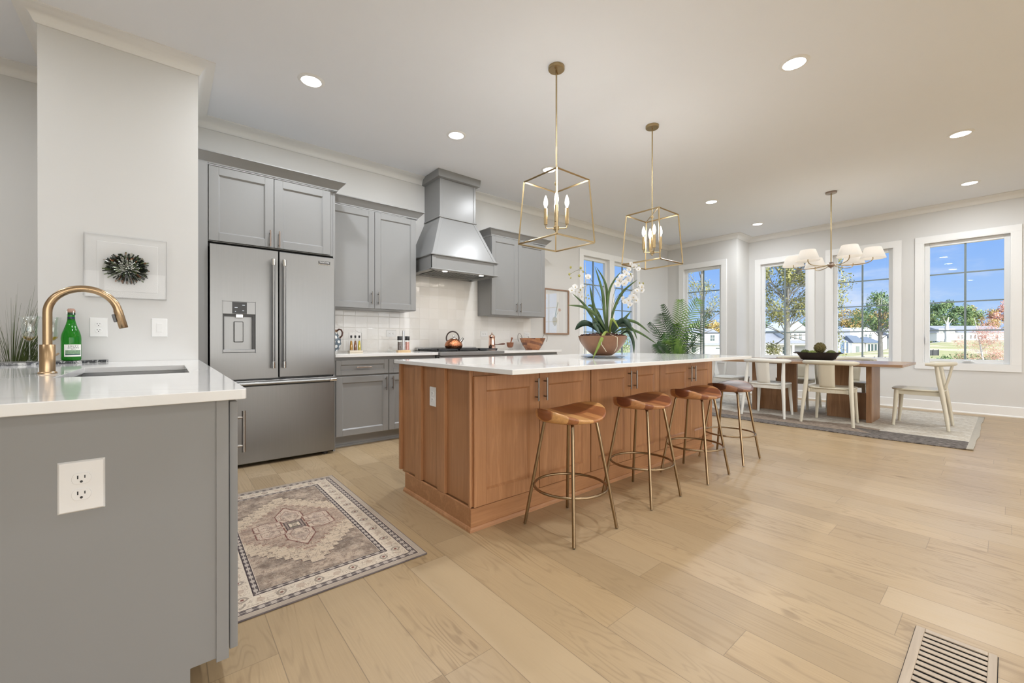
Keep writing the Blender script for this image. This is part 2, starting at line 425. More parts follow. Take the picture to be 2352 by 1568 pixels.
mun_m = plain('muntin_blue_grey', (.20, .25, .26), .5, var=.05)
sash_m = plain('vinyl_sash', (.78, .79, .79), .35, var=.01)
def window(i, fn, a0, a1, casing=True, crank=False, c0=None, c1=None):
    M = MB()
    def bx(mb, p0, d0, z0, p1, d1, z1):
        A = [fn(*q) for q in ((p0, d0, z0), (p1, d0, z0), (p1, d1, z0), (p0, d1, z0))]; B = [fn(*q) for q in ((p0, d0, z1), (p1, d0, z1), (p1, d1, z1), (p0, d1, z1))]
        mb.hexa(A, B)
    cw = .09
    l = c0 if c0 is not None else a0 - cw; r = c1 if c1 is not None else a1 + cw
    bx(M, l, -.018, ZT, r, 0, ZT + cw); bx(M, l, -.018, ZB - cw, r, 0, ZB)
    bx(M, l, -.018, ZB, a0, 0, ZT); bx(M, a1, -.018, ZB, r, 0, ZT)
    root = struct('window_%d' % i, M, trim_m, bevel=.002, seg=1)
    J = MB(); j = .012
    bx(J, a0, -.017, ZB, a0 + j, .13, ZT); bx(J, a1 - j, -.017, ZB, a1, .13, ZT); bx(J, a0 + j, -.017, ZT - j, a1 - j, .13, ZT); bx(J, a0 + j, -.017, ZB, a1 - j, .13, ZB + j)
    J.build('jamb', trim_m, root)
    F = MB(); f = .068; d0, d1 = .045, .10
    for (x0, z0, x1, z1) in ((a0 + j, ZB + j, a0 + f, ZT - j), (a1 - f, ZB + j, a1 - j, ZT - j), (a0 + f, ZB + j, a1 - f, ZB + f), (a0 + f, ZT - f, a1 - f, ZT - j)): bx(F, x0, d0, z0, x1, d1, z1)
    F.build('sash', sash_m, root, bevel=.004, seg=1)
    g0, g1, h0, h1 = a0 + f, a1 - f, ZB + f, ZT - f
    G = MB(); bx(G, g0 - .01, .074, h0 - .01, g1 + .01, .078, h1 + .01); G.build('pane', pane_m, root)
    m2 = MB(); mid = (g0 + g1) / 2; bx(m2, mid - .011, .066, h0, mid + .011, .086, h1)
    for k in (1, 2, 3):
        zz = h0 + (h1 - h0) * k / 4; bx(m2, g0, .067, zz - .009, g1, .085, zz + .009)
    m2.build('muntin', mun_m, root)
    if crank:
        c = MB(); m_ = (a0 + a1) / 2
        bx(c, m_ - .06 - crank, .01, ZB + .03, m_ + .06 - crank, .05, ZB + .045); bx(c, m_ - .045 - crank, .0, ZB + .045, m_ + .03 - crank, .03, ZB + .056)
        c.build('crank_handle', sash_m, root, bevel=.005)
        c = MB(); bx(c, a0 + .02, .02, 1.0, a0 + .035, .05, 1.11); c.build('latch', sash_m, root, bevel=.004)
    return root
window(1, N, 5.51, 6.265, c1=6.385); window(2, N, 6.385, 7.14, c0=6.3851)
window(3, B_, -4.36, -3.57)
window(4, E_, -3.10, -2.30); window(5, E_, -1.965, -1.165); window(6, E_, -.835, .03 - .0, crank=-.03)

# ------------------------------------------------------------------ cabinets
def shaker(name, parent, fn, a0, a1, z0, z1, mat, th=.02, rail=.058, d=0.0, raised=.0):
    """a five-piece door or drawer front. fn(a, out, z)"""
    M = MB()
    def bx(mb, p0, d0, zz0, p1, d1, zz1):
        A = [fn(*q) for q in ((p0, d0, zz0), (p1, d0, zz0), (p1, d1, zz0), (p0, d1, zz0))]; B = [fn(*q) for q in ((p0, d0, zz1), (p1, d0, zz1), (p1, d1, zz1), (p0, d1, zz1))]
        mb.hexa(A, B)
    bx(M, a0, d, z0, a0 + rail, d + th, z1); bx(M, a1 - rail, d, z0, a1, d + th, z1)
    bx(M, a0 + rail, d, z0, a1 - rail, d + th, z0 + rail); bx(M, a0 + rail, d, z1 - rail, a1 - rail, d + th, z1)
    # bead sloping down to the panel
    i0, i1, k0, k1 = a0 + rail, a1 - rail, z0 + rail, z1 - rail; s = .009; lo, hi = d + th * .42, d + th * .86
    for q in (((i0, k0), (i1, k0), (i1 - s, k0 + s), (i0 + s, k0 + s)), ((i1, k0), (i1, k1), (i1 - s, k1 - s), (i1 - s, k0 + s)),
              ((i1, k1), (i0, k1), (i0 + s, k1 - s), (i1 - s, k1 - s)), ((i0, k1), (i0, k0), (i0 + s, k0 + s), (i0 + s, k1 - s))):
        ids = [M.pt(fn(q[0][0], hi, q[0][1])), M.pt(fn(q[1][0], hi, q[1][1])), M.pt(fn(q[2][0], lo, q[2][1])), M.pt(fn(q[3][0], lo, q[3][1]))]; M.face(ids)
    bx(M, i0, d + .001, k0, i1, lo, k1)
    return M.build(name, mat, parent, bevel=.0018, seg=1)
def bar_pull(parent, fn, a, z, out, L=.137, horiz=False, mat=None, r=.0058, so=.03, name='handle'):
    M = MB(); h = L / 2
    if horiz:
        M.cyl(fn(a - h, out + so, z), fn(a + h, out + so, z), r, 10)
        for s in (-1, 1): M.cyl(fn(a + s * h * .68, out - .001, z), fn(a + s * h * .68, out + so, z), r * .8, 8)
    else:
        M.cyl(fn(a, out + so, z - h), fn(a, out + so, z + h), r, 10)
        for s in (-1, 1): M.cyl(fn(a, out - .001, z + s * h * .68), fn(a, out + so, z + s * h * .68), r * .8, 8)
    return M.build(name, mat or nickel_m, parent, smooth=50)
def facing_south(yf): return lambda a, o, z: (a, yf - o, z)
def cab_crown(mb, path, z0, h=.08, p=.07):
    return molding(mb, path, [(0, 0), (0, h), (p, h), (p, h - .008), (p * .86, h - .014), (p * .52, h * .48), (p * .2, h * .18), (.012, .012), (.012, 0)], z0)

# fridge surround
t = thing('fridge_cabinet', 'grey two-door cabinet above the stainless fridge with side panels', 'cabinet', (.72, 4.71, 0))
MB().box(.247, 4.071, 1.835, 1.198, NY - .002, 2.445).build('body', cab_m, t)
MB().box(.178, 4.03, 0, .245, NY - .002, 2.445).build('side_panel', cab_m, t)
MB().box(1.200, 4.071, 0, 1.218, NY - .002, 2.445).build('side_panel', cab_m, t)
MB().box(.247, 4.10, 1.80, 1.198, 4.5, 1.835).build('recess_shade_block', dark_m, t)  # near-black block in the gap over the fridge; shade put into its colour
f = facing_south(4.07)
d1 = shaker('door', t, f, .252, .706, 1.842, 2.436, cab_m, rail=.066); bar_pull(d1, f, .676, 1.915, .02, mat=bronze_m)
d2 = shaker('door', t, f, .710, 1.170, 1.842, 2.436, cab_m, rail=.066); bar_pull(d2, f, .745, 1.915, .02, mat=bronze_m)
cab_crown(MB(), [(1.222, 4.30), (1.222, 4.05), (.18, 4.05)], 2.445).build('crown_molding', cab_m, t, smooth=35)

# upper cabinets
def upper(label, x0, x1, xm, xd0):
    t = thing('upper_cabinet', label, 'cabinet', ((x0 + x1) / 2, 4.71, 1.38), group='grey upper cabinets beside the range hood')
    MB().box(x0, 4.401, 1.385, x1, 4.699, 2.44).build('body', cab_m, t, bevel=.001, seg=1)
    f = facing_south(4.40)
    a = shaker('door', t, f, xd0, xm - .002, 1.39, 2.432, cab_m, rail=.064); bar_pull(a, f, xm - .036, 1.50, .02)
    b = shaker('door', t, f, xm + .002, x1 - .004, 1.39, 2.432, cab_m, rail=.064); bar_pull(b, f, xm + .036, 1.50, .02)
    cab_crown(MB(), [(x1 + .004, NY - .002), (x1 + .004, 4.38), (x0 - (.004 if x0 > 2 else 0), 4.38)] + ([(x0 - .004, NY - .002)] if x0 > 2 else []), 2.44).build('crown_molding', cab_m, t, smooth=35)
upper('grey two-door upper cabinet between fridge and range hood', 1.22, 2.212, 1.722, 1.226)
upper('grey two-door upper cabinet right of the range hood', 3.30, 4.285, 3.765, 3.304)

# base cabinets along the back wall
def base(label, x0, x1, splits, drawers=True):
    t = thing('base_cabinet', label, 'cabinet', ((x0 + x1) / 2, 4.71, 0), group='grey base cabinets along the tiled wall')
    M = MB().box(x0, 4.131, .105, x1, NY - .002, .882); M.build('body', cab_m, t)
    M = MB().box(x0, 4.195, 0, x1, 4.215, .105); M.box(x0, 4.18, 0, x1, 4.195, .022); M.build('toe_kick', cab_m, t, bevel=.003, seg=1)
    f = facing_south(4.13)
    for k, (a, b) in enumerate(zip(splits, splits[1:])):
        if drawers:
            d = shaker('drawer', t, f, a + .003, b - .003, .708, .853, cab_m, rail=.045); bar_pull(d, f, (a + b) / 2, .782, .02, .15, True, bronze_m)
            top = .692
        else: top = .853
        d = shaker('door', t, f, a + .003, b - .003, .118, top, cab_m, rail=.06)
        hx = b - .035 if k % 2 == 0 else a + .035
        bar_pull(d, f, hx, top - .085, .02)
base('grey base cabinet with drawers between fridge and range', 1.222, 2.318, [1.235, 1.765, 2.31])
base('grey base cabinet right of the range, below the wooden basket', 3.252, 4.28, [3.256, 3.765, 4.275])
tag(MB().box(1.220, 4.07, .884, 2.325, NY - .001, .914).build('countertop', quartz_m, bevel=.003), 'white quartz countertop between fridge and range', 'countertop')
tag(MB().box(3.246, 4.07, .884, 4.315, NY - .001, .914).build('countertop', quartz_m, bevel=.003), 'white quartz countertop right of the range', 'countertop')
M = MB().box(1.2195, 4.700, .9145, 4.292, NY - .0005, 1.384); M.box(2.2135, 4.700, 1.384, 3.2985, NY - .0005, 2.05)
tag(M.build('tile_backsplash', tile_m), 'glossy white handmade square tile backsplash behind the range', 'backsplash')

# hood
t = thing('range_hood', 'grey painted tapered range hood with chimney above the rangetop', 'range hood', (2.74, 4.71, 1.84))
hb = dict(bevel=.002, seg=1)
x0, x1, yf = 2.27, 3.185, 4.12
M = MB(); M.box(x0, yf, 1.855, x0 + .02, NY - .012, 2.01); M.box(x1 - .02, yf, 1.855, x1, NY - .012, 2.01); M.box(x0, yf, 1.855, x1, yf + .02, 2.01)
M.box(x0 - .001, yf - .006, 1.855, x0 + .05, yf, 2.0); M.box(x1 - .05, yf - .006, 1.855, x1 + .001, yf, 2.0)
M.build('skirt', cab_m, t, **hb)
M = MB(); M.box(x0 - .016, yf - .018, 1.845, x1 + .016, yf + .03, 1.858); M.box(x0 - .016, yf, 1.845, x0 + .03, NY - .012, 1.858); M.box(x1 - .03, yf, 1.845, x1 + .016, NY - .012, 1.858)
M.box(x0 - .02, yf - .022, 2.006, x1 + .02, NY - .012, 2.022); M.build('trim_strip', cab_m, t, bevel=.004)
cx0, cx1, cyf = 2.49, 3.005, 4.33
M = MB(); zt_ = 2.515
M.hexa([(x0 + .005, yf + .005, 2.02), (x1 - .005, yf + .005, 2.02), (x1 - .005, NY - .012, 2.02), (x0 + .005, NY - .012, 2.02)], [(cx0, cyf, zt_), (cx1, cyf, zt_), (cx1, NY - .012, zt_), (cx0, NY - .012, zt_)])
for s, xa, xb in ((1, x0 + .004, cx0 - .001), (-1, x1 - .004, cx1 + .001)):
    w_ = .042 * s
    M.hexa([(xa, yf + .001, 2.022), (xa + w_, yf + .001, 2.022), (xa + w_, yf + .01, 2.022), (xa, yf + .01, 2.022)], [(xb, cyf - .005, zt_), (xb + w_, cyf - .005, zt_), (xb + w_, cyf + .005, zt_), (xb, cyf + .005, zt_)])
M.build('tapered_canopy', cab_m, t, **hb)
M = MB(); M.box(cx0, cyf, 2.52, cx1, NY - .002, 3.0); M.box(cx0 - .001, cyf - .006, 2.53, cx0 + .034, cyf, 2.99); M.box(cx1 - .034, cyf - .006, 2.53, cx1 + .001, cyf, 2.99)
M.build('chimney', cab_m, t, **hb)
MB().box(cx0 - .014, cyf - .016, 2.512, cx1 + .014, NY - .012, 2.53).build('trim_strip', cab_m, t, bevel=.005)
molding(MB(), [(cx1, NY - .002), (cx1, cyf - .006), (cx0, cyf - .006), (cx0, NY - .002)], [(0, -.09), (0, 0), (.045, 0), (.040, -.085), (.012, -.09)], CZ - .001).build('crown_cap', cab_m, t)
MB().box(cx0 - .03, cyf - .03, CZ - .02, cx1 + .03, NY - .1, CZ - .002).build('top_board', cab_m, t)
M = MB(); M.box(x0 + .02, yf + .02, 1.865, x1 - .02, NY - .012, 1.875)
M.box(x0 + .02, yf + .02, 1.848, x1 - .02, yf + .09, 1.868); M.box(x0 + .02, NY - .12, 1.848, x1 - .02, NY - .012, 1.868); M.box(x0 + .02, yf + .02, 1.848, x0 + .07, NY - .012, 1.868); M.box(x1 - .07, yf + .02, 1.848, x1 - .02, NY - .012, 1.868)
ins = M.build('steel_insert', steelh_m, t, bevel=.002, seg=1)
M = MB()
for k in range(20):
    xx = x0 + .10 + k * .0375; M.box(xx, yf + .10, 1.846, xx + .018, NY - .14, 1.860)
M.build('baffle_filter', steelh_m, ins)
for xx in (x0 + .2, x1 - .2): MB().lathe([(.001, 0), (.028, 0), (.028, .008), (.001, .008)], (xx, yf + .055, 1.842), 16).build('hood_light', emit('hood_lamp', (1, .93, .82), 6) if 'hood_lamp' not in MC else MC['hood_lamp'], ins)
ld = bpy.data.lights.new('hood_lamp', 'AREA'); ld.shape = 'RECTANGLE'; ld.size = .7; ld.size_y = .05; ld.energy = 2.2; ld.color = (1, .9, .78)
lo = bpy.data.objects.new('hood_lamp', ld); COL.objects.link(lo); lo.location = (2.73, 4.18, 1.838)

# rangetop
t = thing('gas_range', 'stainless gas range with black continuous grates under the hood', 'range', (2.785, 4.38, 0))
M = MB().box(2.330, 4.115, .02, 3.240, NY - .012, .90); M.build('body', steelh_m, t, bevel=.003, seg=1)
M = MB().box(2.330, 4.03, .872, 3.240, 4.12, .918); M.box(2.330, 4.12, .90, 3.240, NY - .012, .918); M.build('cooktop', steelh_m, t, bevel=.004)
MB().box(2.345, 4.62, .918, 3.225, NY - .014, .958).build('back_trim', steelh_m, t, bevel=.01, seg=3)
MB().box(2.335, 4.07, .77, 3.235, 4.116, .866).build('control_panel', steelh_m, t, bevel=.003, seg=1)
for k in range(6):
    xx = 2.42 + k * .146; MB().cyl((xx, 4.02, .815), (xx, 4.071, .815), .024, 16).build('knob', chrome_m, t, smooth=40, bevel=.003)
M = MB().box(2.34, 4.085, .14, 3.23, 4.116, .74); od = M.build('oven_door', steelh_m, t, bevel=.004)
MB().cyl((2.40, 4.04, .69), (3.17, 4.04, .69), .014, 12).build('handle', chrome_m, od, smooth=50)
grate_m = plain('cast_iron', (.035, .036, .038), .45, var=.1, bmp=.2)
MB().box(2.365, 4.15, .918, 3.205, 4.60, .921).build('burner_well', black_m, t)
for g in range(3):
    gx = 2.352 + g * .288; G = MB()
    for a in (gx, gx + .266): G.box(a, 4.135, .932, a + .012, 4.612, .946)
    for b in (4.135, 4.37, 4.60): G.box(gx, b, .930, gx + .278, b + .012, .946)
    for k in range(1, 6): G.box(gx + .044 * k, 4.14, .934, gx + .044 * k + .009, 4.61, .947)
    for a in (gx + .004, gx + .262):
        for b in (4.14, 4.60): G.box(a, b, .918, a + .012, b + .01, .932)
    G.build('grate', grate_m, t)
    for b in (4.25, 4.50): MB().lathe([(.001, 0), (.045, 0), (.045, .006), (.03, .011), (.001, .011)], (gx + .139, b, .9205), 16).build('burner', grate_m, t, smooth=40)

# fridge
t = thing('refrigerator', 'stainless french-door refrigerator with water dispenser and bottom freezer', 'refrigerator', (.725, 4.35, 0))
FX0, FX1, FM = .257, 1.193, .732
MB().box(FX0 + .006, 4.06, .05, FX1 - .006, 4.68, 1.785).build('body', plain('fridge_side', (.10, .10, .10), .4, .3), t)
bz = dict(bevel=.006, seg=3)
# left door with dispenser hole
DX0, DX1, DZ0, DZ1 = .335, .566, .943, 1.362
M = MB(); M.box(FX0, 4.0, .728, DX0, 4.055, 1.806); M.box(DX1, 4.0, .728, FM - .004, 4.055, 1.806); M.box(DX0, 4.0, .728, DX1, 4.055, DZ0); M.box(DX0, 4.0, DZ1, DX1, 4.055, 1.806)
ld_ = M.build('door', steel_m, t)
MB().box(FM + .006, 4.0, .728, FX1, 4.055, 1.806).build('door', steel_m, t, **bz)
fz = MB().box(FX0, 4.0, .03, FX1, 4.055, .668); fz.box(FX0, 4.0, .668, FX1, 4.055, .713)
fd = fz.build('freezer_drawer', steel_m, t, **bz)
MB().box(FX0 + .004, 3.999, .664, FX1 - .004, 4.0, .670).build('seam', dark_m, fd)
M = MB().box(DX0, 4.045, DZ0, DX1, 4.055, DZ1); dp = M.build('dispenser', steel_m, ld_)
M = MB()
for (a, b, c, d) in ((DX0 - .004, DZ0 - .004, DX0 + .003, DZ1 + .004), (DX1 - .003, DZ0 - .004, DX1 + .004, DZ1 + .004), (DX0, DZ0 - .004, DX1, DZ0 + .002), (DX0, DZ1 - .002, DX1, DZ1 + .004)): M.box(a, 3.998, b, c, 4.003, d)
M.build('bezel', steel_m, ld_)
MB().box(DX0 + .003, 4.002, 1.258, DX1 - .003, 4.046, DZ1 - .002).build('control_housing', steel_m, ld_, bevel=.002, seg=1)
sc_ = MB().box(.402, 3.9995, 1.262, .502, 4.002, 1.356).build('screen', black_m, ld_)
ic = emit('icon_light', (.9, .95, 1), .9); M = MB()
for (a, b, w_) in ((.418, 1.310, .02), (.470, 1.33, .018), (.470, 1.285, .013)): M.box(a, 3.9988, b, a + w_, 3.9994, b + .004)
for (a, b, w_) in ((.418, 1.310, .02), (.470, 1.33, .018), (.470, 1.285, .013), (.420, 1.278, .007)): MB().box(a, 3.9986, b, a + w_, 3.9994, b + .004).build('icon', ic, sc_)
MB().box(.425, 4.004, 1.228, .478, 4.04, 1.258).build('spout', chrome_m, ld_, bevel=.004)
M = MB(); M.box(DX0 + .01, 4.040, DZ0 + .05, DX0 + .03, 4.046, 1.25)
M.box(.352, 4.046, .975, .540, 4.054, 1.238); M.build('recess_liner', steel_m, ld_)
M = MB(); M.box(DX0 + .003, 4.008, DZ0 + .028, DX0 + .014, 4.052, 1.256); M.box(DX1 - .024, 4.008, DZ0 + .028, DX1 - .003, 4.052, 1.256); M.box(DX0 + .014, 4.012, 1.240, DX1 - .024, 4.052, 1.256); M.build('recess_sides', plain('dispenser_side_shade', (.06, .06, .06), .4), ld_)  # near-black strips lining the dispenser: recess shade put into their colour
MB().box(.415, 4.032, 1.030, .482, 4.046, 1.20).build('paddle', plain('grey_rubber', (.09, .09, .09), .5), ld_, bevel=.012, seg=3)
MB().box(.419, 4.029, 1.034, .478, 4.033, 1.196).build('paddle_face', steel_m, ld_, bevel=.004)
MB().box(DX0 + .004, 4.000, DZ0 + .003, DX1 - .004, 4.044, DZ0 + .028).build('drip_tray', steel_m, ld_, bevel=.003, seg=1)
for xx, dd in ((.684, 0), (.766, 1)):
    M = MB().cyl((xx, 3.945, .83), (xx, 3.945, 1.715), .0135, 16)
    par = ld_ if dd == 0 else [c for c in kids(t) if c.name.startswith('door')][-1]
    h = M.build('handle', steel_m, par, smooth=50)
    for zz in (.812, 1.675):
        MB().cyl((xx, 3.945, zz), (xx, 3.945, zz + .055), .0165, 16).build('handle_cap', chrome_m, par, smooth=40, bevel=.002)
        MB().cyl((xx, 3.945, zz + .028), (xx, 4.001, zz + .028), .010, 12).build('handle_post', chrome_m, par, smooth=40)
M = MB().cyl((FX0 + .05, 3.945, .690), (FX1 - .05, 3.945, .690), .0135, 16); M.build('handle', steelh_m, fd, smooth=50)
for xx in (FX0 + .0, FX1 - .06):
    MB().cyl((xx, 3.945, .690), (xx + .06, 3.945, .690), .0165, 16).build('handle_cap', chrome_m, fd, smooth=40, bevel=.002)
    MB().cyl((xx + .03, 3.945, .690), (xx + .03, 4.001, .690), .010, 12).build('handle_post', chrome_m, fd, smooth=40)
rd = [c for c in kids(t) if c.name.startswith('door')][-1]
bd = MB().box(1.052, 3.9975, 1.742, 1.152, 4.0, 1.766).build('badge', black_m, rd)
lt_m = plain('badge_lettering', (.75, .75, .75), .25, .8)
text_mesh('badge_text', 'FRIGIDAIRE', .0195, lt_m, bd, lambda u, v, w_: (1.102 + u, 3.9972 - w_, 1.7545 + v), sx=.88)
b2 = MB().box(1.052, 3.9975, 1.731, 1.152, 4.0, 1.7415).build('badge_strip', chrome_m, rd)
text_mesh('badge_text', 'PROFESSIONAL', .0085, black_m, b2, lambda u, v, w_: (1.102 + u, 3.9972 - w_, 1.7362 + v), sx=1.2)
for xx in (FX0 + .07, FX1 - .07): MB().cyl((xx, 4.06, .0), (xx, 4.06, .055), .024, 12).build('foot', black_m, t, smooth=40)
MB().box(FX0 + .03, 4.075, .012, FX1 - .03, 4.1, .06).build('kick_grille', black_m, t)

# ------------------------------------------------------------------ peninsula with sink
CX0, CX1, CY0, CY1, CT, CB = -.95, .178, 1.42, 3.807, .904, .875
SX0, SX1, SY0, SY1 = -.330, .075, 2.30, 3.06
M = MB()
r_ = .012; outer = [(CX0, CY0), (CX1 - r_, CY0), (CX1 - r_ * .3, CY0 + r_ * .3), (CX1, CY0 + r_), (CX1, CY1), (CX0, CY1)]
inner = [(SX0, SY0), (SX1, SY0), (SX1, SY1), (SX0, SY1)]
ot = [M.pt((x, y, CT)) for x, y in outer]; ob = [M.pt((x, y, CB)) for x, y in outer]; it = [M.pt((x, y, CT)) for x, y in inner]; ib = [M.pt((x, y, CB)) for x, y in inner]
for T, I in ((ot, it), (ob, ib)):
    M.face((T[0], T[1], I[1], I[0])); M.face((T[1], T[2], I[1])); M.face((T[2], T[3], I[1])); M.face((T[3], T[4], I[2], I[1])); M.face((T[4], T[5], I[3], I[2])); M.face((T[5], T[0], I[0], I[3]))
for k in range(6): M.face((ot[k], ot[(k + 1) % 6], ob[(k + 1) % 6], ob[k]))
for k in range(4): M.face((it[k], it[(k + 1) % 4], ib[(k + 1) % 4], ib[k]))
tag(M.build('countertop', quartz_m, bevel=.002, seg=2), 'white quartz countertop of the sink peninsula in the left foreground', 'countertop')
t = thing('kitchen_sink', 'stainless undermount sink in the left foreground countertop', 'sink', (-.13, 2.68, .66))
M = MB(); a, b, c, d = SX0 - .008, SX1 + .008, SY0 - .008, SY1 + .008; zt, zb = CB - .001, .665
for (p, q, e, f_) in ((a - .012, c - .012, a, d + .012), (b, c - .012, b + .012, d + .012), (a, c - .012, b, c), (a, d, b, d + .012)): M.box(p, q, zb, e, f_, zt)
M.box(a - .012, c - .012, zb - .01, b + .012, d + .012, zb); M.build('basin', steelh_m, t)
MB().lathe([(.001, 0), (.04, 0), (.043, .003), (.036, .004), (.03, .001), (.001, .001)], (-.128, 2.68, zb + .0005), 20).build('drain', chrome_m, t, smooth=40)
# peninsula cabinets
t = thing('peninsula_cabinet', 'grey peninsula cabinet end in the left foreground holding the sink', 'cabinet', (-.3, 2.6, 0))
M = MB(); M.box(CX0 + .3, 1.492, .12, .135, 3.80, 0.650); M.box(CX0 + .3, 1.492, 0.650, .135, 2.26, CB - .001); M.box(CX0 + .3, 3.09, 0.650, .135, 3.80, CB - .001)
M.box(CX0 + .3, 2.26, 0.650, -.36, 3.09, CB - .001)
M.box(CX0 + .3, 1.492, 0, .049, 3.80, .12); M.build('body', cab_m, t)
M = MB(); M.prism([(x, z) for x, z in ((CX0 + .3, 0), (.0485, 0), (.0485, .122), (.1365, .122), (.1365, CB - .001), (CX0 + .3, CB - .001))], 1.470, 1.492)
for i, p in enumerate(M.v): M.v[i] = Vector((p.x, p.z, p.y))
M.build('end_panel', cab_m, t, bevel=.001, seg=1)
MB().box(.108, 1.465, .112, .1385, 1.491, CB - .001).build('corner_stile', cab_m, t, bevel=.001, seg=1)
fe = lambda a, o, z: (.1425 + o, a, z)
ys = [1.492, 1.70, 2.24, 2.685, 3.13, 3.46, 3.79]
for k, (a, b) in enumerate(zip(ys, ys[1:])):
    dd = shaker('door', t, fe, a + .002, b - .002, .118, .862 if k in (0, 2, 3) else .70, cab_m, th=.021, rail=.05 if k == 0 else .06)
    bar_pull(dd, fe, (a + b) / 2 + .02 if k == 0 else (b - .04 if k % 2 else a + .04), .745 if k in (0, 2, 3) else .6, .021, .137)
    if k not in (0, 2, 3):
        dd = shaker('drawer', t, fe, a + .002, b - .002, .715, .862, cab_m, th=.021, rail=.045); bar_pull(dd, fe, (a + b) / 2, .79, .021, .137, True)
def outlet(label, fn, w_, h_, kind='duplex', gang_rot=False, group='wall outlets'):
    """plate in local (a, out, z) centred on 0"""
    c0 = fn(0, 0, 0); t = thing('light_switch' if kind == 'rocker' else 'wall_outlet', label, 'switch' if kind == 'rocker' else 'outlet', c0)
    R = (lambda a, o, z: fn(z, o, a)) if gang_rot else fn
    M = MB()
    A = [R(*q) for q in ((-w_ / 2, 0, -h_ / 2), (w_ / 2, 0, -h_ / 2), (w_ / 2, 0, h_ / 2), (-w_ / 2, 0, h_ / 2))]
    k = .004; B = [R(*q) for q in ((-w_ / 2 + k, .006, -h_ / 2 + k), (w_ / 2 - k, .006, -h_ / 2 + k), (w_ / 2 - k, .006, h_ / 2 - k), (-w_ / 2 + k, .006, h_ / 2 - k))]
    M.hexa(A, B); pl = M.build('cover_plate', plastic_m, t, bevel=.0012, seg=2)
    def slab(mb, poly, o0, o1):
        n = len(poly); a_ = [mb.pt(R(p[0], o0, p[1])) for p in poly]; b_ = [mb.pt(R(p[0], o1, p[1])) for p in poly]
        mb.face(a_[::-1]); mb.face(b_)
        for i in range(n): mb.face((a_[i], a_[(i + 1) % n], b_[(i + 1) % n], b_[i]))
    if kind == 'duplex':
        for s in (-1, 1):
            zc = s * .0195; P = []
            for j in range(24):
                an = 2 * PI * j / 24; x_ = math.cos(an) * .0172; z_ = max(-.0135, min(.0135, math.sin(an) * .0172)); P.append((x_, zc + z_))
            M = MB(); slab(M, P, .005, .0085); rc = M.build('receptacle', plastic_m, t, bevel=.0005, seg=1)
            M = MB(); slab(M, [(-.0075, zc - .0005), (-.005, zc - .0005), (-.005, zc + .008), (-.0075, zc + .008)], .0084, .0087)
            slab(M, [(.005, zc + .0005), (.0072, zc + .0005), (.0072, zc + .0075), (.005, zc + .0075)], .0084, .0087)
            slab(M, [(.0028 * math.cos(2 * PI * j / 10), zc - .0075 + .003 * math.sin(2 * PI * j / 10)) for j in range(10)], .0084, .0087)
            M.build('slots', slot_m, rc)
        M = MB(); slab(M, [(.0016 * math.cos(2 * PI * j / 10), .0016 * math.sin(2 * PI * j / 10)) for j in range(10)], .006, .007); M.build('screw', plastic_m, t)
    else:
        M = MB(); slab(M, [(-.017, -.033), (.017, -.033), (.017, .033), (-.017, .033)], .005, .0075); M.build('rocker_frame', plastic_m, t, bevel=.0006, seg=1)
        M = MB(); A = [R(*q) for q in ((-.0145, .0074, -.03), (.0145, .0074, -.03), (.0145, .0074, .03), (-.0145, .0074, .03))]; B = [R(*q) for q in ((-.0145, .0085, -.03), (.0145, .0085, -.03), (.0145, .0115, .03), (-.0145, .0115, .03))]
        M.hexa(A, B); M.build('rocker', plastic_m, t, bevel=.0008, seg=1)
    return t
outlet('large white outlet plate low on the grey peninsula end panel', lambda a, o, z: (-.163 + a, 1.470 - o, .6855 + z), .084, .127)
outlet('white outlet plate on the pier wall above the marble board', lambda a, o, z: (-.3445 + a, PY - o, 1.1305 + z), .086, .128)
outlet('white rocker switch plate on the pier wall, right of its outlet', lambda a, o, z: (-.042 + a, PY - o, 1.134 + z), .087, .130, 'rocker')
outlet('white outlet on the tile backsplash, left of the rangetop', lambda a, o, z: (2.048 + a, 4.70 - o, 1.128 + z), .08, .125, gang_rot=True)
outlet('white outlet on the tile backsplash, right of the kettle', lambda a, o, z: (3.406 + a, 4.70 - o, 1.138 + z), .08, .125, gang_rot=True)
outlet('white outlet on the tile backsplash, behind the wooden basket bowl', lambda a, o, z: (4.212 + a, 4.70 - o, 1.134 + z), .07, .115, gang_rot=True)

# faucet
t = thing('kitchen_faucet', 'brushed gold gooseneck pull-down faucet beside the sink', 'faucet', (-.392, 2.62, CT))
MB().lathe([(.001, 0), (.029, 0), (.029, .005), (.026, .008), (.001, .008)], (-.392, 2.62, CT), 28).build('base_ring', gold_m, t, smooth=40)
MB().lathe([(.001, .008), (.0238, .008), (.0238, .122), (.0230, .123), (.001, .123)], (-.392, 2.62, CT), 28).build('body', gold_m, t, smooth=40)
R = .110; zc = 1.288 - .0148 - R; pts = [(-.392, 2.62, CT + .12), (-.392, 2.62, zc)]
for k in range(1, 25):
    an = PI - (PI - .17) * k / 24; pts.append((-.392 + R + math.cos(an) * R, 2.62, zc + math.sin(an) * R))
MB().tube(pts, .0148, 24).build('spout', gold_m, t, smooth=60)
e = Vector(pts[-1]); dr = (e - Vector(pts[-2])).normalized()
MB().tube([e - dr * .002, e + dr * .080, e + dr * .082], [.0162, .0162, .0145], 24).build('spray_head', gold_m, t, smooth=50)
q = e + dr * .032; sd_ = Vector((-dr.z, 0, dr.x)); sd_ = -sd_ if sd_.x > 0 else sd_
M = MB(); ax = Vector((0, 1, 0)); cc = q + sd_ * .0145
A = [cc + dr * -.018 + ax * -.009, cc + dr * .018 + ax * -.009, cc + dr * .018 + ax * .009, cc + dr * -.018 + ax * .009]
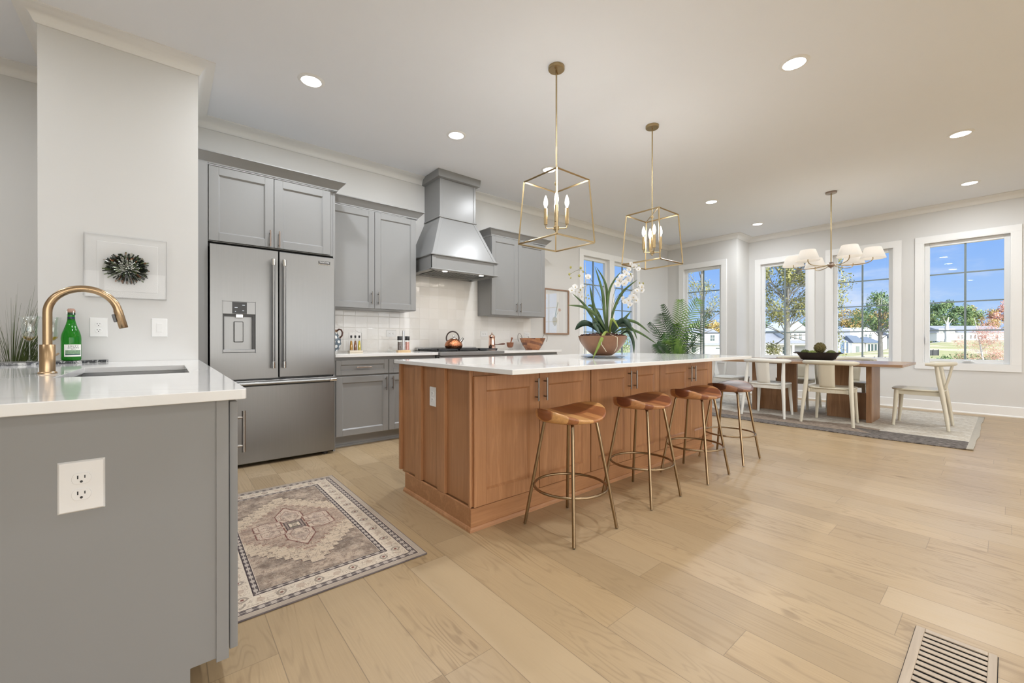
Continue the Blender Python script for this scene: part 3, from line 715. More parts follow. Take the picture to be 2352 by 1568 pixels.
M.hexa(A, [p + sd_ * .011 for p in A]); M.build('spray_button', plain('graphite', (.10, .10, .10), .35, .5), t, bevel=.002)
MB().cyl((-.392, 2.642, .965), (-.392, 2.675, .965), .010, 16).build('lever_stem', gold_m, t, smooth=40)
M = MB().cyl((-.392, 2.675, .965), (-.392, 2.686, .965), .014, 16); M.cyl((-.392, 2.682, .965), (-.380, 2.76, .985), .0045, 10); M.build('lever', gold_m, t, smooth=40)

# marble board, bottle, glasses
def marble():
    m, nt, b, out = new_mat('grey_marble'); o, x, y, z = pos(nt, False)
    n = tnoise(nt, comb(nt, x * 9, y * 22, z * 9), 1.4, 6, .7, 2.0)
    c = mixc(nt, n.sst(.36, .52), (.50, .50, .48), (.035, .037, .04)); c = mixc(nt, tnoise(nt, o, 60, 2).sst(.55, .7) * .6, c, (.5, .5, .5))
    nt.links.new(c, b.inputs['Base Color']); setin(b, Roughness=.25); return m
bp = [(-.905, 3.52), (-.72, 3.535), (-.60, 3.55), (-.52, 3.585), (-.455, 3.635), (-.39, 3.69), (-.305, 3.74), (-.298, 3.795), (-.905, 3.795)]
tag(MB().prism(bp, CT, CT + .016).build('marble_board', marble(), bevel=.002), 'grey and white marble serving board on the peninsula under bottle and glasses', 'serving board')
BZ = CT + .0165
t = thing('wine_bottle', 'green sparkling wine bottle with white label on the marble board', 'bottle', (-.455, 3.700, BZ))
green = bpy.data.materials.new('green_glass'); green.use_nodes = True; gnt = green.node_tree; gb = gnt.nodes['Principled BSDF']
gx = gnt.nodes.new('ShaderNodeTexNoise'); gx.inputs['Scale'].default_value = 30
gnt.links.new(mixc(gnt, V(gnt, gx.outputs[0]), (.02, .30, .02), (.035, .40, .03)), gb.inputs['Base Color'])
setin(gb, Roughness=.06, Transmission_Weight=.7, IOR=1.35, Subsurface_Weight=.0)
K = .325
bpf = [(.001, .004), (.030, 0), (.042, .003), (.0445, .012), (.0445, .135), (.0435, .150), (.039, .172), (.031, .197), (.0235, .222), (.0185, .245), (.0165, .262), (.0160, .285)]
MB().lathe(bpf, (-.455, 3.700, BZ), 32).build('glass_body', green, t, smooth=60)
MB().lathe([(.0163, .248), (.0172, .249), (.0172, .268), (.0163, .269)], (-.455, 3.700, BZ), 24, caps=False).build('neck_band', plain('navy_foil', (.01, .02, .05), .35), t, smooth=40)
MB().lathe([(.0175, .281), (.0185, .283), (.0185, .293), (.0178, .295), (.001, .295)], (-.455, 3.700, BZ), 24).build('neck_ring', plain('dark_green_foil', (.012, .05, .02), .3), t, smooth=40)
MB().lathe([(.0155, .295), (.0185, .300), (.0185, .310), (.014, .319), (.001, .320)], (-.455, 3.700, BZ), 20).build('cork', plain('cork', (.42, .26, .2), .8, var=.2, scale=60), t, smooth=40)
M = MB()
for k in range(4):
    an = k * PI / 2 + .6; M.tube([(-.455 + math.cos(an) * .019, 3.700 + math.sin(an) * .019, BZ + .283), (-.455 + math.cos(an) * .0195, 3.700 + math.sin(an) * .0195, BZ + .305), (-.455 + math.cos(an) * .012, 3.700 + math.sin(an) * .012, BZ + .3215), (-.455, 3.700, BZ + .3225)], .0007, 5)
M.build('wire_cage', chrome_m, t)
# label: wraps the front third of the glass, facing the camera a little to the right
LA = math.atan2(-3.700, .455) + .22
def lab(u, v, w_): an = LA + u / .0445; rr = .0450 + w_; return (-.455 + math.cos(an) * rr, 3.700 + math.sin(an) * rr, BZ + .0625 + v)
paper = plain('label_paper', (.80, .80, .76), .6, var=.02)
def patch(name, u0, u1, v0, v1, m, par, lift=0.0):
    return MB().grid([[lab(u0 + (u1 - u0) * i / 14, v0 + (v1 - v0) * j, lift) for i in range(15)] for j in (0, 1)]).build(name, m, par, smooth='all', recalc=False)
lb = patch('label', -.042, .042, -.037, .037, paper, t)
patch('label_landscape', -.036, .036, -.022, .002, plain('label_green', (.20, .32, .20), .6, var=.5, scale=120), lb, .0002)
patch('label_stripe', -.036, .036, -.027, -.022, plain('label_teal', (.01, .06, .07), .6), lb, .0003)
ink = plain('label_ink', (.02, .03, .04), .6)
text_mesh('label_text', 'MISTY', .0125, ink, lb, lambda u, v, w_: lab(u, v + .026, .0004 + w_ * .2), sx=1.45)
text_mesh('label_text', 'CLIFFS', .0125, ink, lb, lambda u, v, w_: lab(u, v + .0155, .0004 + w_ * .2), sx=1.45)
text_mesh('label_text', 'BRUT', .006, ink, lb, lambda u, v, w_: lab(u, v + .0075, .0004 + w_ * .2), sx=1.4)
stemware_m = clearglass('stemware', (.96, .975, .97), 1.6, .05)
def wine_glass(loc, label):
    t = thing('wine_glass', label, 'glass', loc, group='stemmed glasses on the marble board')
    MB().lathe([(0.0010, 0), (0.0286, 0.0005), (0.0286, 0.0015), (0.0101, 0.005), (0.0038, 0.016), (0.0032, 0.05), (0.0030, 0.105), (0.0038, 0.118), (0.0010, 0.119)], loc, 24).build('stem', stemware_m, t, smooth=60)
    MB().lathe([(0.0038, 0.118), (0.0151, 0.124), (0.0252, 0.136), (0.0315, 0.155), (0.0323, 0.185), (0.0336, 0.215), (0.0374, 0.245), (0.0437, 0.266), (0.0430, 0.266), (0.0367, 0.245), (0.0329, 0.215), (0.0317, 0.185), (0.0307, 0.155), (0.0248, 0.138), (0.0151, 0.126), (0.0010, 0.122)], loc, 32, caps=False).build('bowl', stemware_m, t, smooth=60)
    MB().lathe([(0.0010, 0.1225), (0.0151, 0.1265), (0.0244, 0.1385), (0.0281, 0.147), (0.0010, 0.147)], loc, 24).build('wine', clearglass('pale_wine', (.93, .78, .35), 1.33) if 'pale_wine' not in MC else MC['pale_wine'], t, smooth=40)
wine_glass((-.618, 3.660, BZ), 'stemmed glass with pale wine left of the gold faucet')
wine_glass((-.543, 3.745, BZ), 'stemmed glass partly hidden behind the gold faucet')

# acrylic box art on the pier
t = thing('wall_art', 'clear acrylic box with spiky metallic starburst on the pier wall', 'wall art', (-.205, PY, 1.53))
acr = clearglass('acrylic', (.985, .985, .985), 1.14, .004)
MB().box(-.410, 3.765, 1.326, 0.0, 3.769, 1.738).build('acrylic_front', acr, t, bevel=.001, seg=1)
M = MB(); M.box(-.410, 3.769, 1.326, -.406, 3.806, 1.738); M.box(-.004, 3.769, 1.326, 0, 3.806, 1.738); M.box(-.406, 3.769, 1.326, -.004, 3.806, 1.33); M.box(-.406, 3.769, 1.734, -.004, 3.806, 1.738)
M.build('acrylic_side', acr, t)
MB().box(-.406, 3.800, 1.33, -.004, 3.8085, 1.734).build('backing', plain('linen_backing', (.72, .72, .71), .8, var=.03, scale=80), t)
M = MB(); M.box(-.352, 3.797, 1.372, -.050, 3.8, 1.694); M.build('mount', plain('linen_mount', (.74, .74, .73), .8), t, bevel=.001, seg=1)
mets = [plain('shard_silver', (.62, .63, .58), .3, .7, .2, 60), plain('shard_dark', (.05, .06, .045), .3, .6, .3, 60), plain('shard_copper', (.35, .18, .10), .3, .8, .3, 60), plain('shard_green', (.16, .21, .10), .35, .5, .3, 60)]
M = MB(); rn = random.Random(3); C0 = Vector((-.207, 3.797, 1.527))
for k in range(420):
    ph = rn.random() * 2 * PI; el = math.acos(1 - rn.random() * .97)      # from the outward axis to the rim
    dv = Vector((math.cos(ph) * math.sin(el), -math.cos(el), math.sin(ph) * math.sin(el)))
    L = (.028 + .085 * math.sin(el) ** 1.5) * rn.uniform(.85, 1.12) * (1.0 if abs(math.cos(ph)) > .6 else .92); L = min(L, .122)
    w_ = rn.uniform(.0024, .0042); s1 = dv.cross(Vector((.3, .5, .8))).normalized() * w_; s2 = dv.cross(s1).normalized() * w_ * .6
    b0 = C0 + dv * .008; b1 = C0 + dv * L
    M.m = rn.choice([0, 1, 1, 1, 1, 2, 3]) if el > .9 else rn.choice([0, 0, 0, 0, 1, 3])
    M.hexa([b0 - s1 - s2, b0 + s1 - s2, b0 + s1 + s2, b0 - s1 + s2], [b1 - s1 - s2, b1 + s1 - s2, b1 + s1 + s2, b1 - s1 + s2])
M.build('starburst', mets, t)

# ------------------------------------------------------------------ island
IX0, IX1, IY0, IY1 = 1.2535, 4.10, 1.50, 2.83
tag(MB().box(IX0, IY0, .881, IX1, IY1, .907).build('countertop', quartz_m, bevel=.003, seg=2), 'white quartz top of the long wooden kitchen island', 'countertop')
ft = facing_south(1.888)
units = [(1.289, 1.782, 2.272), (2.280, 2.755, 3.168), (3.176, 3.695, 4.128)]
labs = ['warm brown island cabinet nearest the camera, with panelled end and outlet', 'warm brown middle cabinet of the kitchen island', 'warm brown island cabinet farthest from the camera, behind the last stools']
isl = []
for (a, m_, b), lb_ in zip(units, labs):
    t = thing('island_cabinet', lb_, 'cabinet', ((a + b) / 2, 2.3, 0), group='wooden cabinets of the kitchen island'); isl.append(t)
    MB().box(a - .0035 if len(isl) > 1 else 1.297, 1.8905, .11, b + .0035, 2.78, .8805).build('body', isl_m, t)
    for (p, q, s) in ((a + .001, m_ - .002, 0), (m_ + .002, b - .001, 1)):
        d = shaker('door', t, ft, p, q, .128, .848, isl_m, th=.02, rail=.083 if s == 0 else .078)
        bar_pull(d, ft, q - .035 if s == 0 else p + .035, .745, .02, .14, mat=nickel_m)
t = isl[0]
M = MB(); M.box(1.2925, 1.893, .128, 1.2965, 2.782, .880)
for (a, b) in ((1.886, 1.905), (2.155, 2.245), (2.455, 2.545), (2.765, 2.79)): M.box(1.272, a, .128, 1.293, b, .880)
M.build('end_panel', isl_m, t, bevel=.002, seg=1)
M = MB(); M.box(1.268, 1.882, .129, 1.2845, 1.889, .880); M.build('corner_post', isl_m, t, bevel=.003)
M = MB().box(4.131, 1.893, .11, 4.139, 2.782, .880); M.build('end_panel', isl_m, isl[2], bevel=.002, seg=1)
bm_ = MB(); bm_.box(1.272, 1.876, 0, 4.142, 1.889, .122); bm_.box(1.272, 1.889, 0, 1.2845, 2.69, .127); bm_.box(4.1325, 1.889, 0, 4.142, 2.69, .1095); bm_.box(1.2845, 2.68, 0, 4.1325, 2.69, .1095)
q = bm_.build('base_molding', isl_h_m, bevel=.002, seg=1); tag(q, 'brown wooden baseboard with shoe molding around the island foot', 'molding')
molding(MB(), [(4.142, 2.69), (4.142, 1.876), (1.272, 1.876), (1.272, 2.69)], [(0, 0), (0, .024), (.006, .022), (.012, .012), (.014, 0)], 0).build('shoe_molding', isl_h_m, q)
outlet('narrow white outlet plate on the wooden island end panel', lambda a, o, z: (1.2925 - o, 2.330 + a, .690 + z), .078, .124)

# ------------------------------------------------------------------ bar stools
def striped(name, cols, rough):
    m, nt, b, out = new_mat(name); o, x, y, z = pos(nt)
    w1, _ = wnoise(nt, comb(nt, ((x + .013) / .047).floor(), ((y + .05) / .30).floor(), 2.3)); w2, _ = wnoise(nt, comb(nt, ((x + .013) / .047).floor(), 5.1, 7.7))
    g = tnoise(nt, comb(nt, x * 60, y * 7, z * 30), 1, 4, .65, .8)
    c = mixc(nt, w1.sst(.1, .9), cols[0], cols[1]); c = mixc(nt, w2.gt(.72), c, cols[2]); c = mixc(nt, (g - .35).clamp() * 1.1, c, tuple(k * .35 for k in cols[0]))
    nt.links.new(c, b.inputs['Base Color']); setin(b, Roughness=rough); bump(nt, b, g, .1, .001); return m
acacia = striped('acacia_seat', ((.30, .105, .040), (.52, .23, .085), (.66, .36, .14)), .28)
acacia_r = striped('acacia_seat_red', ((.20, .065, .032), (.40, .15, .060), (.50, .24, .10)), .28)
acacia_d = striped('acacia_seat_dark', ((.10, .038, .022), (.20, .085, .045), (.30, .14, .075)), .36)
def stool(label, mat):
    t = thing('bar_stool', label, 'stool', (0, 0, 0), group='bar stools along the island')
    M = MB(); A, Bd, n, rings = .222, .178, 44, []
    def rim(an): return Vector((math.cos(an) * A * (1 - .05 * math.cos(2 * an)), math.sin(an) * Bd * (1 - .10 * max(0, math.sin(an))), 0))
    def topz(x, y):
        return .645 + .045 * (abs(x) / A) ** 2.4 - .010 * (1 - (x / A) ** 2) + .016 * max(0, y / Bd) ** 2 - .012 * max(0, -y / Bd) ** 2
    for fr in (0.02, .25, .5, .72, .88, .96, 1.0): rings.append([M.pt((rim(2 * PI * j / n) * fr).to_tuple()[:2] + (topz(*(rim(2 * PI * j / n) * fr).to_tuple()[:2]) - (.003 if fr == 1 else 0),)) for j in range(n)])
    for fr, zz in ((1.0, .72), (.99, .42), (.955, .18), (.86, .04), (.60, 0), (.02, 0)):
        rr = []
        for j in range(n):
            p = rim(2 * PI * j / n) * fr; tp = rim(2 * PI * j / n); rr.append(M.pt((p.x, p.y, .603 + (topz(tp.x, tp.y) - .603) * zz)))
        rings.append(rr)
    for a, b in zip(rings, rings[1:]):
        for j in range(n): M.face((a[j], a[(j + 1) % n], b[(j + 1) % n], b[j]))
    M.face(rings[0]); M.face(rings[-1])
    M.build('seat', mat, t, smooth='all', local=True)
    for sx in (-1, 1):
        for sy in (-1, 1):
            P = [(sx * .03, sy * .03, .603), (sx * .082, sy * .088, .603), (sx * .094, sy * .100, .598), (sx * .100, sy * .106, .585)]
            P += [(sx * (.100 + .077 * k / 6), sy * (.106 + .079 * k / 6), .585 * (1 - k / 6) + .006) for k in range(1, 7)]
            lg = MB().tube(P, .0092, 12).build('leg', stoolmetal_m, t, smooth=60, local=True)
            e_ = P[-1]; MB().lathe([(.001, 0), (.006, 0), (.006, .006), (.001, .006)], (e_[0], e_[1], 0), 10).build('foot_glide', glass_m, lg, local=True)
    R_ = .205; z_ = .232
    MB().tube([(math.cos(2 * PI * k / 40) * R_ * .99, math.sin(2 * PI * k / 40) * R_ * .99, z_) for k in range(40)], .0075, 8, closed=True).build('foot_ring', stoolmetal_m, t, smooth=60, local=True)
    return t
s0 = stool('bar stool nearest the camera, with golden front edge on its seat', acacia); s0.location = (1.742, 1.577, 0)
s2 = stool('second bar stool from the camera, with reddish striped seat', acacia_r); s2.location = (2.466, 1.589, 0)
dup(s2, (3.181, 1.574, 0), 0, 'third bar stool from the camera along the island')
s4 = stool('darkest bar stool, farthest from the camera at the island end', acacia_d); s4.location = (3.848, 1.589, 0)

# ------------------------------------------------------------------ pendants
bulb_m = emit('candle_bulb', (1, .94, .84), 5)
canopy_m = brass_m
def pendant(x, y, label):
    t = thing('lantern_pendant', label, 'pendant light', (x, y, CZ), group='lantern pendants above the island')
    MB().lathe([(.001, -.024), (.056, -.024), (.060, -.020), (.060, 0), (.001, 0)], (x, y, CZ), 32).build('canopy', brass_m, t, smooth=40)
    M = MB()
    for an in (.5, .5 + PI): M.cyl((x + math.cos(an) * .035, y + math.sin(an) * .035, CZ - .034), (x + math.cos(an) * .035, y + math.sin(an) * .035, CZ - .024), .004, 8)
    M.build('screw', brass_m, t)
    zt, zb, a, b, h = 2.228, 1.766, .169, .198, .0052
    MB().cyl((x, y, CZ - .024), (x, y, 1.90), .0058, 10).build('rod', brass_m, t, smooth=50)
    M = MB()
    def bar(p, q): M.tube([p, q], h * 1.35, 4)
    T = [(x + sx * a, y + sy * a, zt) for sx, sy in ((-1, -1), (1, -1), (1, 1), (-1, 1))]; Bm = [(x + sx * b, y + sy * b, zb) for sx, sy in ((-1, -1), (1, -1), (1, 1), (-1, 1))]
    for k in range(4): bar(T[k], T[(k + 1) % 4]); bar(Bm[k], Bm[(k + 1) % 4]); bar(T[k], Bm[k])
    M.tube([T[0], (x - a * .55, y - a * .55, zt + .004), (x - .01, y - .01, zt + .006), (x + .01, y + .01, zt + .006), (x + a * .55, y + a * .55, zt + .004), T[2]], .004, 6)
    M.build('cage', brass_m, t)
    MB().lathe([(.001, -.012), (.012, -.010), (.014, 0), (.012, .012), (.001, .014)], (x, y, zt - .02), 14).build('collar', brass_m, t, smooth=40)
    M = MB().box(x - .016, y - .016, 1.862, x + .016, y + .016, 1.892); M.cyl((x, y, 1.848), (x, y, 1.862), .009, 12); M.build('hub', brass_m, t, bevel=.003)
    for k in range(4):
        an = PI / 4 + k * PI / 2; c, s = math.cos(an), math.sin(an); r = .078
        ar = MB().tube([(x + c * .012, y + s * .012, 1.877), (x + c * (r - .008), y + s * (r - .008), 1.877), (x + c * r, y + s * r, 1.883), (x + c * r, y + s * r, 1.91)], .0042, 8).build('candle_arm', brass_m, t, smooth=50)
        MB().cyl((x + c * r, y + s * r, 1.905), (x + c * r, y + s * r, 2.025), .0135, 16).build('candle_sleeve', brass_m, ar, smooth=50)
        MB().lathe([(.007, 2.024), (.0085, 2.035), (.0155, 2.055), (.0165, 2.068), (.0125, 2.095), (.006, 2.115), (.001, 2.124)], (x + c * r, y + s * r, 0), 14).build('bulb', bulb_m, ar, smooth='all')
    L = bpy.data.lights.new('candle_glow', 'POINT'); L.energy = 9; L.color = (1, .93, .84); L.shadow_soft_size = .10
    o = bpy.data.objects.new('candle_glow', L); COL.objects.link(o); o.location = (0, 0, 2.07 - CZ); o.parent = t
pendant(2.217, 2.147, 'near brass lantern pendant hanging above the island, larger in view')
pendant(3.517, 2.154, 'far brass lantern pendant hanging above the island, near the orchid')

# chandelier
x, y = 6.955, 1.549
t = thing('dining_chandelier', 'brass chandelier with six white fabric shades over the dining table', 'chandelier', (x, y, CZ))
MB().lathe([(.001, -.022), (.060, -.022), (.065, -.018), (.065, 0), (.001, 0)], (x, y, CZ), 32).build('canopy', bronze_m, t, smooth=40)
MB().cyl((x, y, CZ - .02), (x, y, 2.10), .0075, 10).build('rod', brass_m, t, smooth=50)
MB().ball((x, y, 2.078), .043, 18, sz=.9).build('hub', bronze_m, t, smooth='all')
MB().lathe([(.001, 2.025), (.008, 2.03), (.008, 2.045), (.001, 2.05)], (x, y, 0), 10).build('finial', bronze_m, t, smooth=40)
sm = bpy.data.materials.new('lamp_shade_fabric'); sm.use_nodes = True; snt = sm.node_tree; snt.nodes.clear()
so_ = snt.nodes.new('ShaderNodeOutputMaterial'); df = snt.nodes.new('ShaderNodeBsdfDiffuse'); tl = snt.nodes.new('ShaderNodeBsdfTranslucent'); ms = snt.nodes.new('ShaderNodeMixShader')
oo = pos(snt)[0]; cc = mixc(snt, tnoise(snt, oo, 90, 2), (.84, .82, .79), (.90, .88, .85)); snt.links.new(cc, df.inputs[0]); snt.links.new(cc, tl.inputs[0])
ms.inputs[0].default_value = .5; snt.links.new(df.outputs[0], ms.inputs[1]); snt.links.new(tl.outputs[0], ms.inputs[2]); snt.links.new(ms.outputs[0], so_.inputs[0])
glow_m = emit('warm_bulb', (1, .92, .80), 7)
for k in range(6):
    an = math.radians(-82 + 60 * k); c, s = math.cos(an), math.sin(an); R = .43
    ar = MB().tube([(x + c * rr, y + s * rr, zz) for rr, zz in ((.03, 2.075), (.10, 2.062), (.20, 2.052), (.30, 2.052), (.37, 2.06), (.41, 2.075), (.43, 2.10), (.43, 2.14))], .0055, 8).build('arm', brass_m, t, smooth=60)
    MB().lathe([(.001, 2.13), (.012, 2.13), (.012, 2.16), (.001, 2.16)], (x + c * R, y + s * R, 0), 12).build('socket', brass_m, ar)
    MB().lathe([(.010, 2.158), (.022, 2.18), (.024, 2.195), (.015, 2.215), (.001, 2.222)], (x + c * R, y + s * R, 0), 14).build('bulb', glow_m, ar, smooth='all')
    MB().lathe([(.134, 2.108), (.085, 2.250), (.0835, 2.250), (.1325, 2.108)], (x + c * R, y + s * R, 0), 36, caps=False).build('lamp_shade', sm, ar, smooth=50)
    L = bpy.data.lights.new('shade_lamp', 'POINT'); L.energy = 1.6; L.color = (1, .93, .84); L.shadow_soft_size = .03
    o = bpy.data.objects.new('shade_lamp', L); COL.objects.link(o); o.location = (c * R, s * R, 2.20 - CZ); o.parent = t

# ceiling lights
lens_m = emit('light_lens', (1, .98, .94), 9)
def can(x, y, label):
    t = thing('ceiling_light', label, 'ceiling light', (x, y, CZ), group='round flush ceiling lights')
    MB().lathe([(.072, -.008), (.078, -.010), (.094, -.003), (.097, 0), (.06, 0), (.06, -.004)], (x, y, CZ), 36, caps=False).build('trim_ring', trim_m, t, smooth=50)
    MB().lathe([(.001, -.006), (.0715, -.006), (.0735, -.003), (.001, -.003)], (x, y, CZ), 32).build('lens', lens_m, t, smooth=40)
    L = bpy.data.lights.new('can_lamp', 'AREA'); L.shape = 'DISK'; L.size = .14; L.energy = CAN_W; L.color = (.93, .96, 1.0)
    o = bpy.data.objects.new('can_lamp', L); COL.objects.link(o); o.location = (0, 0, -.012); o.parent = t
CAN_W = 18.5
for cx_, cy_, lb_ in ((.865, 3.485, 'round ceiling light in front of the fridge, leftmost of the ceiling lights'), (2.192, 3.49, 'round ceiling light left of the range hood chimney'),
    (3.478, 3.485, 'round ceiling light behind the near lantern pendant cage'), (3.517, 1.004, 'large round ceiling light nearest the camera, right of the pendants'),
    (5.965, .303, 'round ceiling light by the right edge, nearer the camera of those two'), (7.914, .321, 'round ceiling light by the right edge, just above the right dining window'),
    (6.096, 2.774, 'round ceiling light between far lantern pendant and chandelier'), (7.869, 2.788, 'smallest round ceiling light, by the corner near the bay window')):
    can(cx_, cy_, lb_)
CAN_W = 19
for cx_, cy_ in ((.865, 1.004), (2.19, 1.004), (-1.6, 3.3), (-2.6, .8), (-2.6, -2.2), (.4, -2.2), (3.4, -2.2), (6.4, -2.2)):      # added lights, unseen beside and behind the viewpoint, to brighten the room
    can(cx_, cy_, 'unseen round flush ceiling light added to brighten the room')

# ------------------------------------------------------------------ dining furniture
table_m = wood('smoked_oak', (.42, .24, .125), (.19, .095, .048), .38, 2, .9, .25)
top_m = wood('smoked_oak_top', (.46, .30, .18), (.26, .15, .085), .26, 1, .9, .15)
t = thing('dining_table', 'long dark oak dining table with two slab pedestals on the dining rug', 'table', (6.98, 1.775, .012))
MB().box(6.45, .77, .735, 7.51, 2.78, .766).build('tabletop', top_m, t, bevel=.002, seg=1)
def pedestal(y0, s):      # y0: outer plank face, s: direction towards the table centre
    yy = lambda v: y0 + s * v
    P = MB(); z0, z1 = .012, .735
    def bx(x0, a, zz0, x1, b, zz1): P.box(x0, min(yy(a), yy(b)), zz0, x1, max(yy(a), yy(b)), zz1)
    bx(6.775, 0, z0, 7.30, .055, z1)                      # cross plank
    bx(7.00, .055, z0, 7.055, .26, .36); bx(7.00, .055, .70, 7.055, .26, z1)
    bx(7.00, .26, z0, 7.055, .51, z1)
    return P.build('pedestal', table_m, t, bevel=.002, seg=1)
pedestal(1.093, 1); pedestal(2.472, -1)

cream_m = plain('cream_lacquer', (.62, .58, .47), .35, var=.03, scale=6)
whitechair_m = plain('white_lacquer', (.74, .74, .70), .35, var=.02, scale=6)
def chair(label, mat, loc, rz):
    """local: sitter faces +x"""
    t = thing('dining_chair', label, 'chair', (0, 0, 0), group='curved-back dining chairs around the table')
    M = MB(); S = []     # seat: rounded, slightly dished
    n = 40
    def rim(an, f=1.0):
        c, s = math.cos(an), math.sin(an); e_ = .55
        x = (abs(c) ** e_) * (1 if c > 0 else -1) * .235; yv = (abs(s) ** e_) * (1 if s > 0 else -1) * (.235 + .012 * c)
        return x * f + .015, yv * f
    rings = []
    for f, dz in ((.02, -.006), (.5, -.005), (.85, -.001), (.975, 0), (1.0, -.006)): rings.append([M.pt((rim(2 * PI * j / n, f)[0], rim(2 * PI * j / n, f)[1], .455 + dz)) for j in range(n)])
    for f, z in ((1.0, .442), (.96, .434), (.02, .434)): rings.append([M.pt((rim(2 * PI * j / n, f)[0], rim(2 * PI * j / n, f)[1], z)) for j in range(n)])
    for a, b in zip(rings, rings[1:]):
        for j in range(n): M.face((a[j], a[(j + 1) % n], b[(j + 1) % n], b[j]))
    M.build('seat', mat, t, smooth=45, local=True)
    M = MB(); M.box(-.19, -.205, .385, .20, -.185, .434); M.box(-.19, .185, .385, .20, .205, .434); M.box(.18, -.2, .385, .20, .2, .434)
    P = [(-.17 - .035 * math.cos(PI * k / 10 - PI / 2), -.2 + .4 * k / 10) for k in range(11)]
    for p, q in zip(P, P[1:]): M.hexa([(p[0], p[1], .385), (q[0], q[1], .385), (q[0] + .02, q[1], .385), (p[0] + .02, p[1], .385)], [(p[0], p[1], .434), (q[0], q[1], .434), (q[0] + .02, q[1], .434), (p[0] + .02, p[1], .434)])
    M.build('apron', mat, t, bevel=.002, seg=1, local=True)
    for s in (-1, 1):
        MB().tube([(.19, s * .19, .436), (.20, s * .20, .25), (.218, s * .215, .002)], [.024, .021, .015], 12).build('leg', mat, t, smooth=60, local=True)
        MB().tube([(-.255, s * .262, .002), (-.232, s * .250, .20), (-.200, s * .232, .42), (-.178, s * .226, .55), (-.152, s * .222, .752)], [.016, .020, .024, .023, .018], 12).build('leg', mat, t, smooth=60, local=True)
    arc = []
    for k in range(25):
        an = PI / 2 + PI * k / 24; arc.append((-.062 + math.cos(an) * .222, math.sin(an) * .272, .762 + .004 * math.cos(2 * an)))
    rr = [.016 + .010 * min(1, min(k, 24 - k) / 3.0) for k in range(25)]
    MB().tube(arc, rr, 12, flat=1.0).build('top_rail', mat, t, smooth=60, local=True)
    G = []
    for j in range(9):
        f = j / 8; z = .448 + (.755 - .448) * f; w_ = .078 + .008 * f; xx = -.205 - .066 * f - .006 * math.sin(PI * f)
        G.append([(xx - .004 + .010 * abs(u) ** 2, u * w_, z) for u in (-1, -.5, 0, .5, 1)])
    MB().grid(G).build('splat', mat, t, solid=.013, smooth=60, local=True)
    t.location = loc; t.rotation_euler = (0, 0, rz)
    return t
FZ = .012
ch = chair('cream dining chair in front of the table, right of the two seen from behind', cream_m, (6.47, 1.43, FZ), 0)
chw = chair('white dining chair in front of the table, left of the two seen from behind', whitechair_m, (6.47, 2.14, FZ), 0)
dup(ch, (7.07, .685, FZ), PI / 2, 'cream dining chair seen from the side at the right table end')
dup(chw, (7.05, 2.90, FZ), -PI / 2, 'white dining chair at the left table end, behind the island corner')
dup(ch, (7.52, 1.46, FZ), PI, 'cream dining chair on the window side, below the middle dining window')
dup(ch, (7.52, 2.12, FZ), PI, 'cream dining chair on the window side, mostly hidden behind table and bowl')

# bowl with moss balls
t = thing('dough_bowl', 'long dark carved wooden bowl on the dining table', 'bowl', (7.05, 1.72, .7665), math.radians(90))
M = MB(); n = 40; rings = []
def br(an, a, b, z):
    c, s = math.cos(an), math.sin(an); e_ = .8; return (abs(c) ** e_ * (1 if c > 0 else -1) * a, abs(s) ** e_ * (1 if s > 0 else -1) * b, z + .008 * max(0, abs(c) - .8) * 5 * (z / .1) ** 2)
for a, b, z in ((.02, .02, 0), (.16, .07, 0), (.20, .10, .02), (.222, .130, .06), (.262, .160, .108), (.266, .163, .113), (.257, .156, .112), (.212, .121, .06), (.18, .085, .022), (.02, .02, .018)):
    rings.append([M.pt(br(2 * PI * j / n, a, b, z)) for j in range(n)])
for a, b in zip(rings, rings[1:]):
    for j in range(n): M.face((a[j], a[(j + 1) % n], b[(j + 1) % n], b[j]))
M.build('bowl_body', plain('charred_wood', (.018, .017, .018), .42, var=.5, scale=14, bmp=.4), t, smooth=60, local=True)
M = MB()
for s in (-1, 1): M.box(s * .262 - .018, -.05, .098, s * .262 + .028, .05, .112)
M.build('handle', MC['charred_wood'], t, bevel=.008, seg=3, local=True)
mossd = plain('dark_moss', (.10, .12, .035), .9, var=.7, scale=60); mossb = plain('bright_moss', (.22, .27, .07), .9, var=.6, scale=60); mossc = plain('brown_moss', (.13, .105, .035), .9, var=.7, scale=50)
def moss(c, r, mat, label, flat=1.0):
    M = MB(); rn = random.Random(int(c[1] * 1000)); M.ball(c, r * .93, 14, sz=flat)
    for k in range(420):
        v = Vector((rn.gauss(0, 1), rn.gauss(0, 1), rn.gauss(0, 1))).normalized(); p = Vector(c) + Vector((v.x, v.y, v.z * flat)) * r * rn.uniform(.90, 1.02)
        s = r * rn.uniform(.05, .12); u = v.cross(Vector((.2, .4, .9))).normalized() * s; w_ = v.cross(u).normalized() * s
        i = [M.pt(p + u), M.pt(p + w_), M.pt(p - u), M.pt(p - w_)]; top = M.pt(p + v * s * .9)
        for q in range(4): M.face((i[q], i[(q + 1) % 4], top))
    tag(M.build('moss_ball', mat, recalc=False), label, 'moss ball', 'moss balls in the dark bowl')
moss((7.05, 1.695, .9445), .072, mossc, 'largest moss ball, on top of the pile in the dark bowl')
moss((7.03, 1.865, .874), .054, mossd, 'dark green moss ball at the left end of the bowl', .8)
moss((6.975, 1.765, .868), .050, mossb, 'bright green moss ball in front, in the middle of the bowl', .8)
moss((7.07, 1.575, .868), .058, mossd, 'dark moss ball at the right end of the bowl', .75)

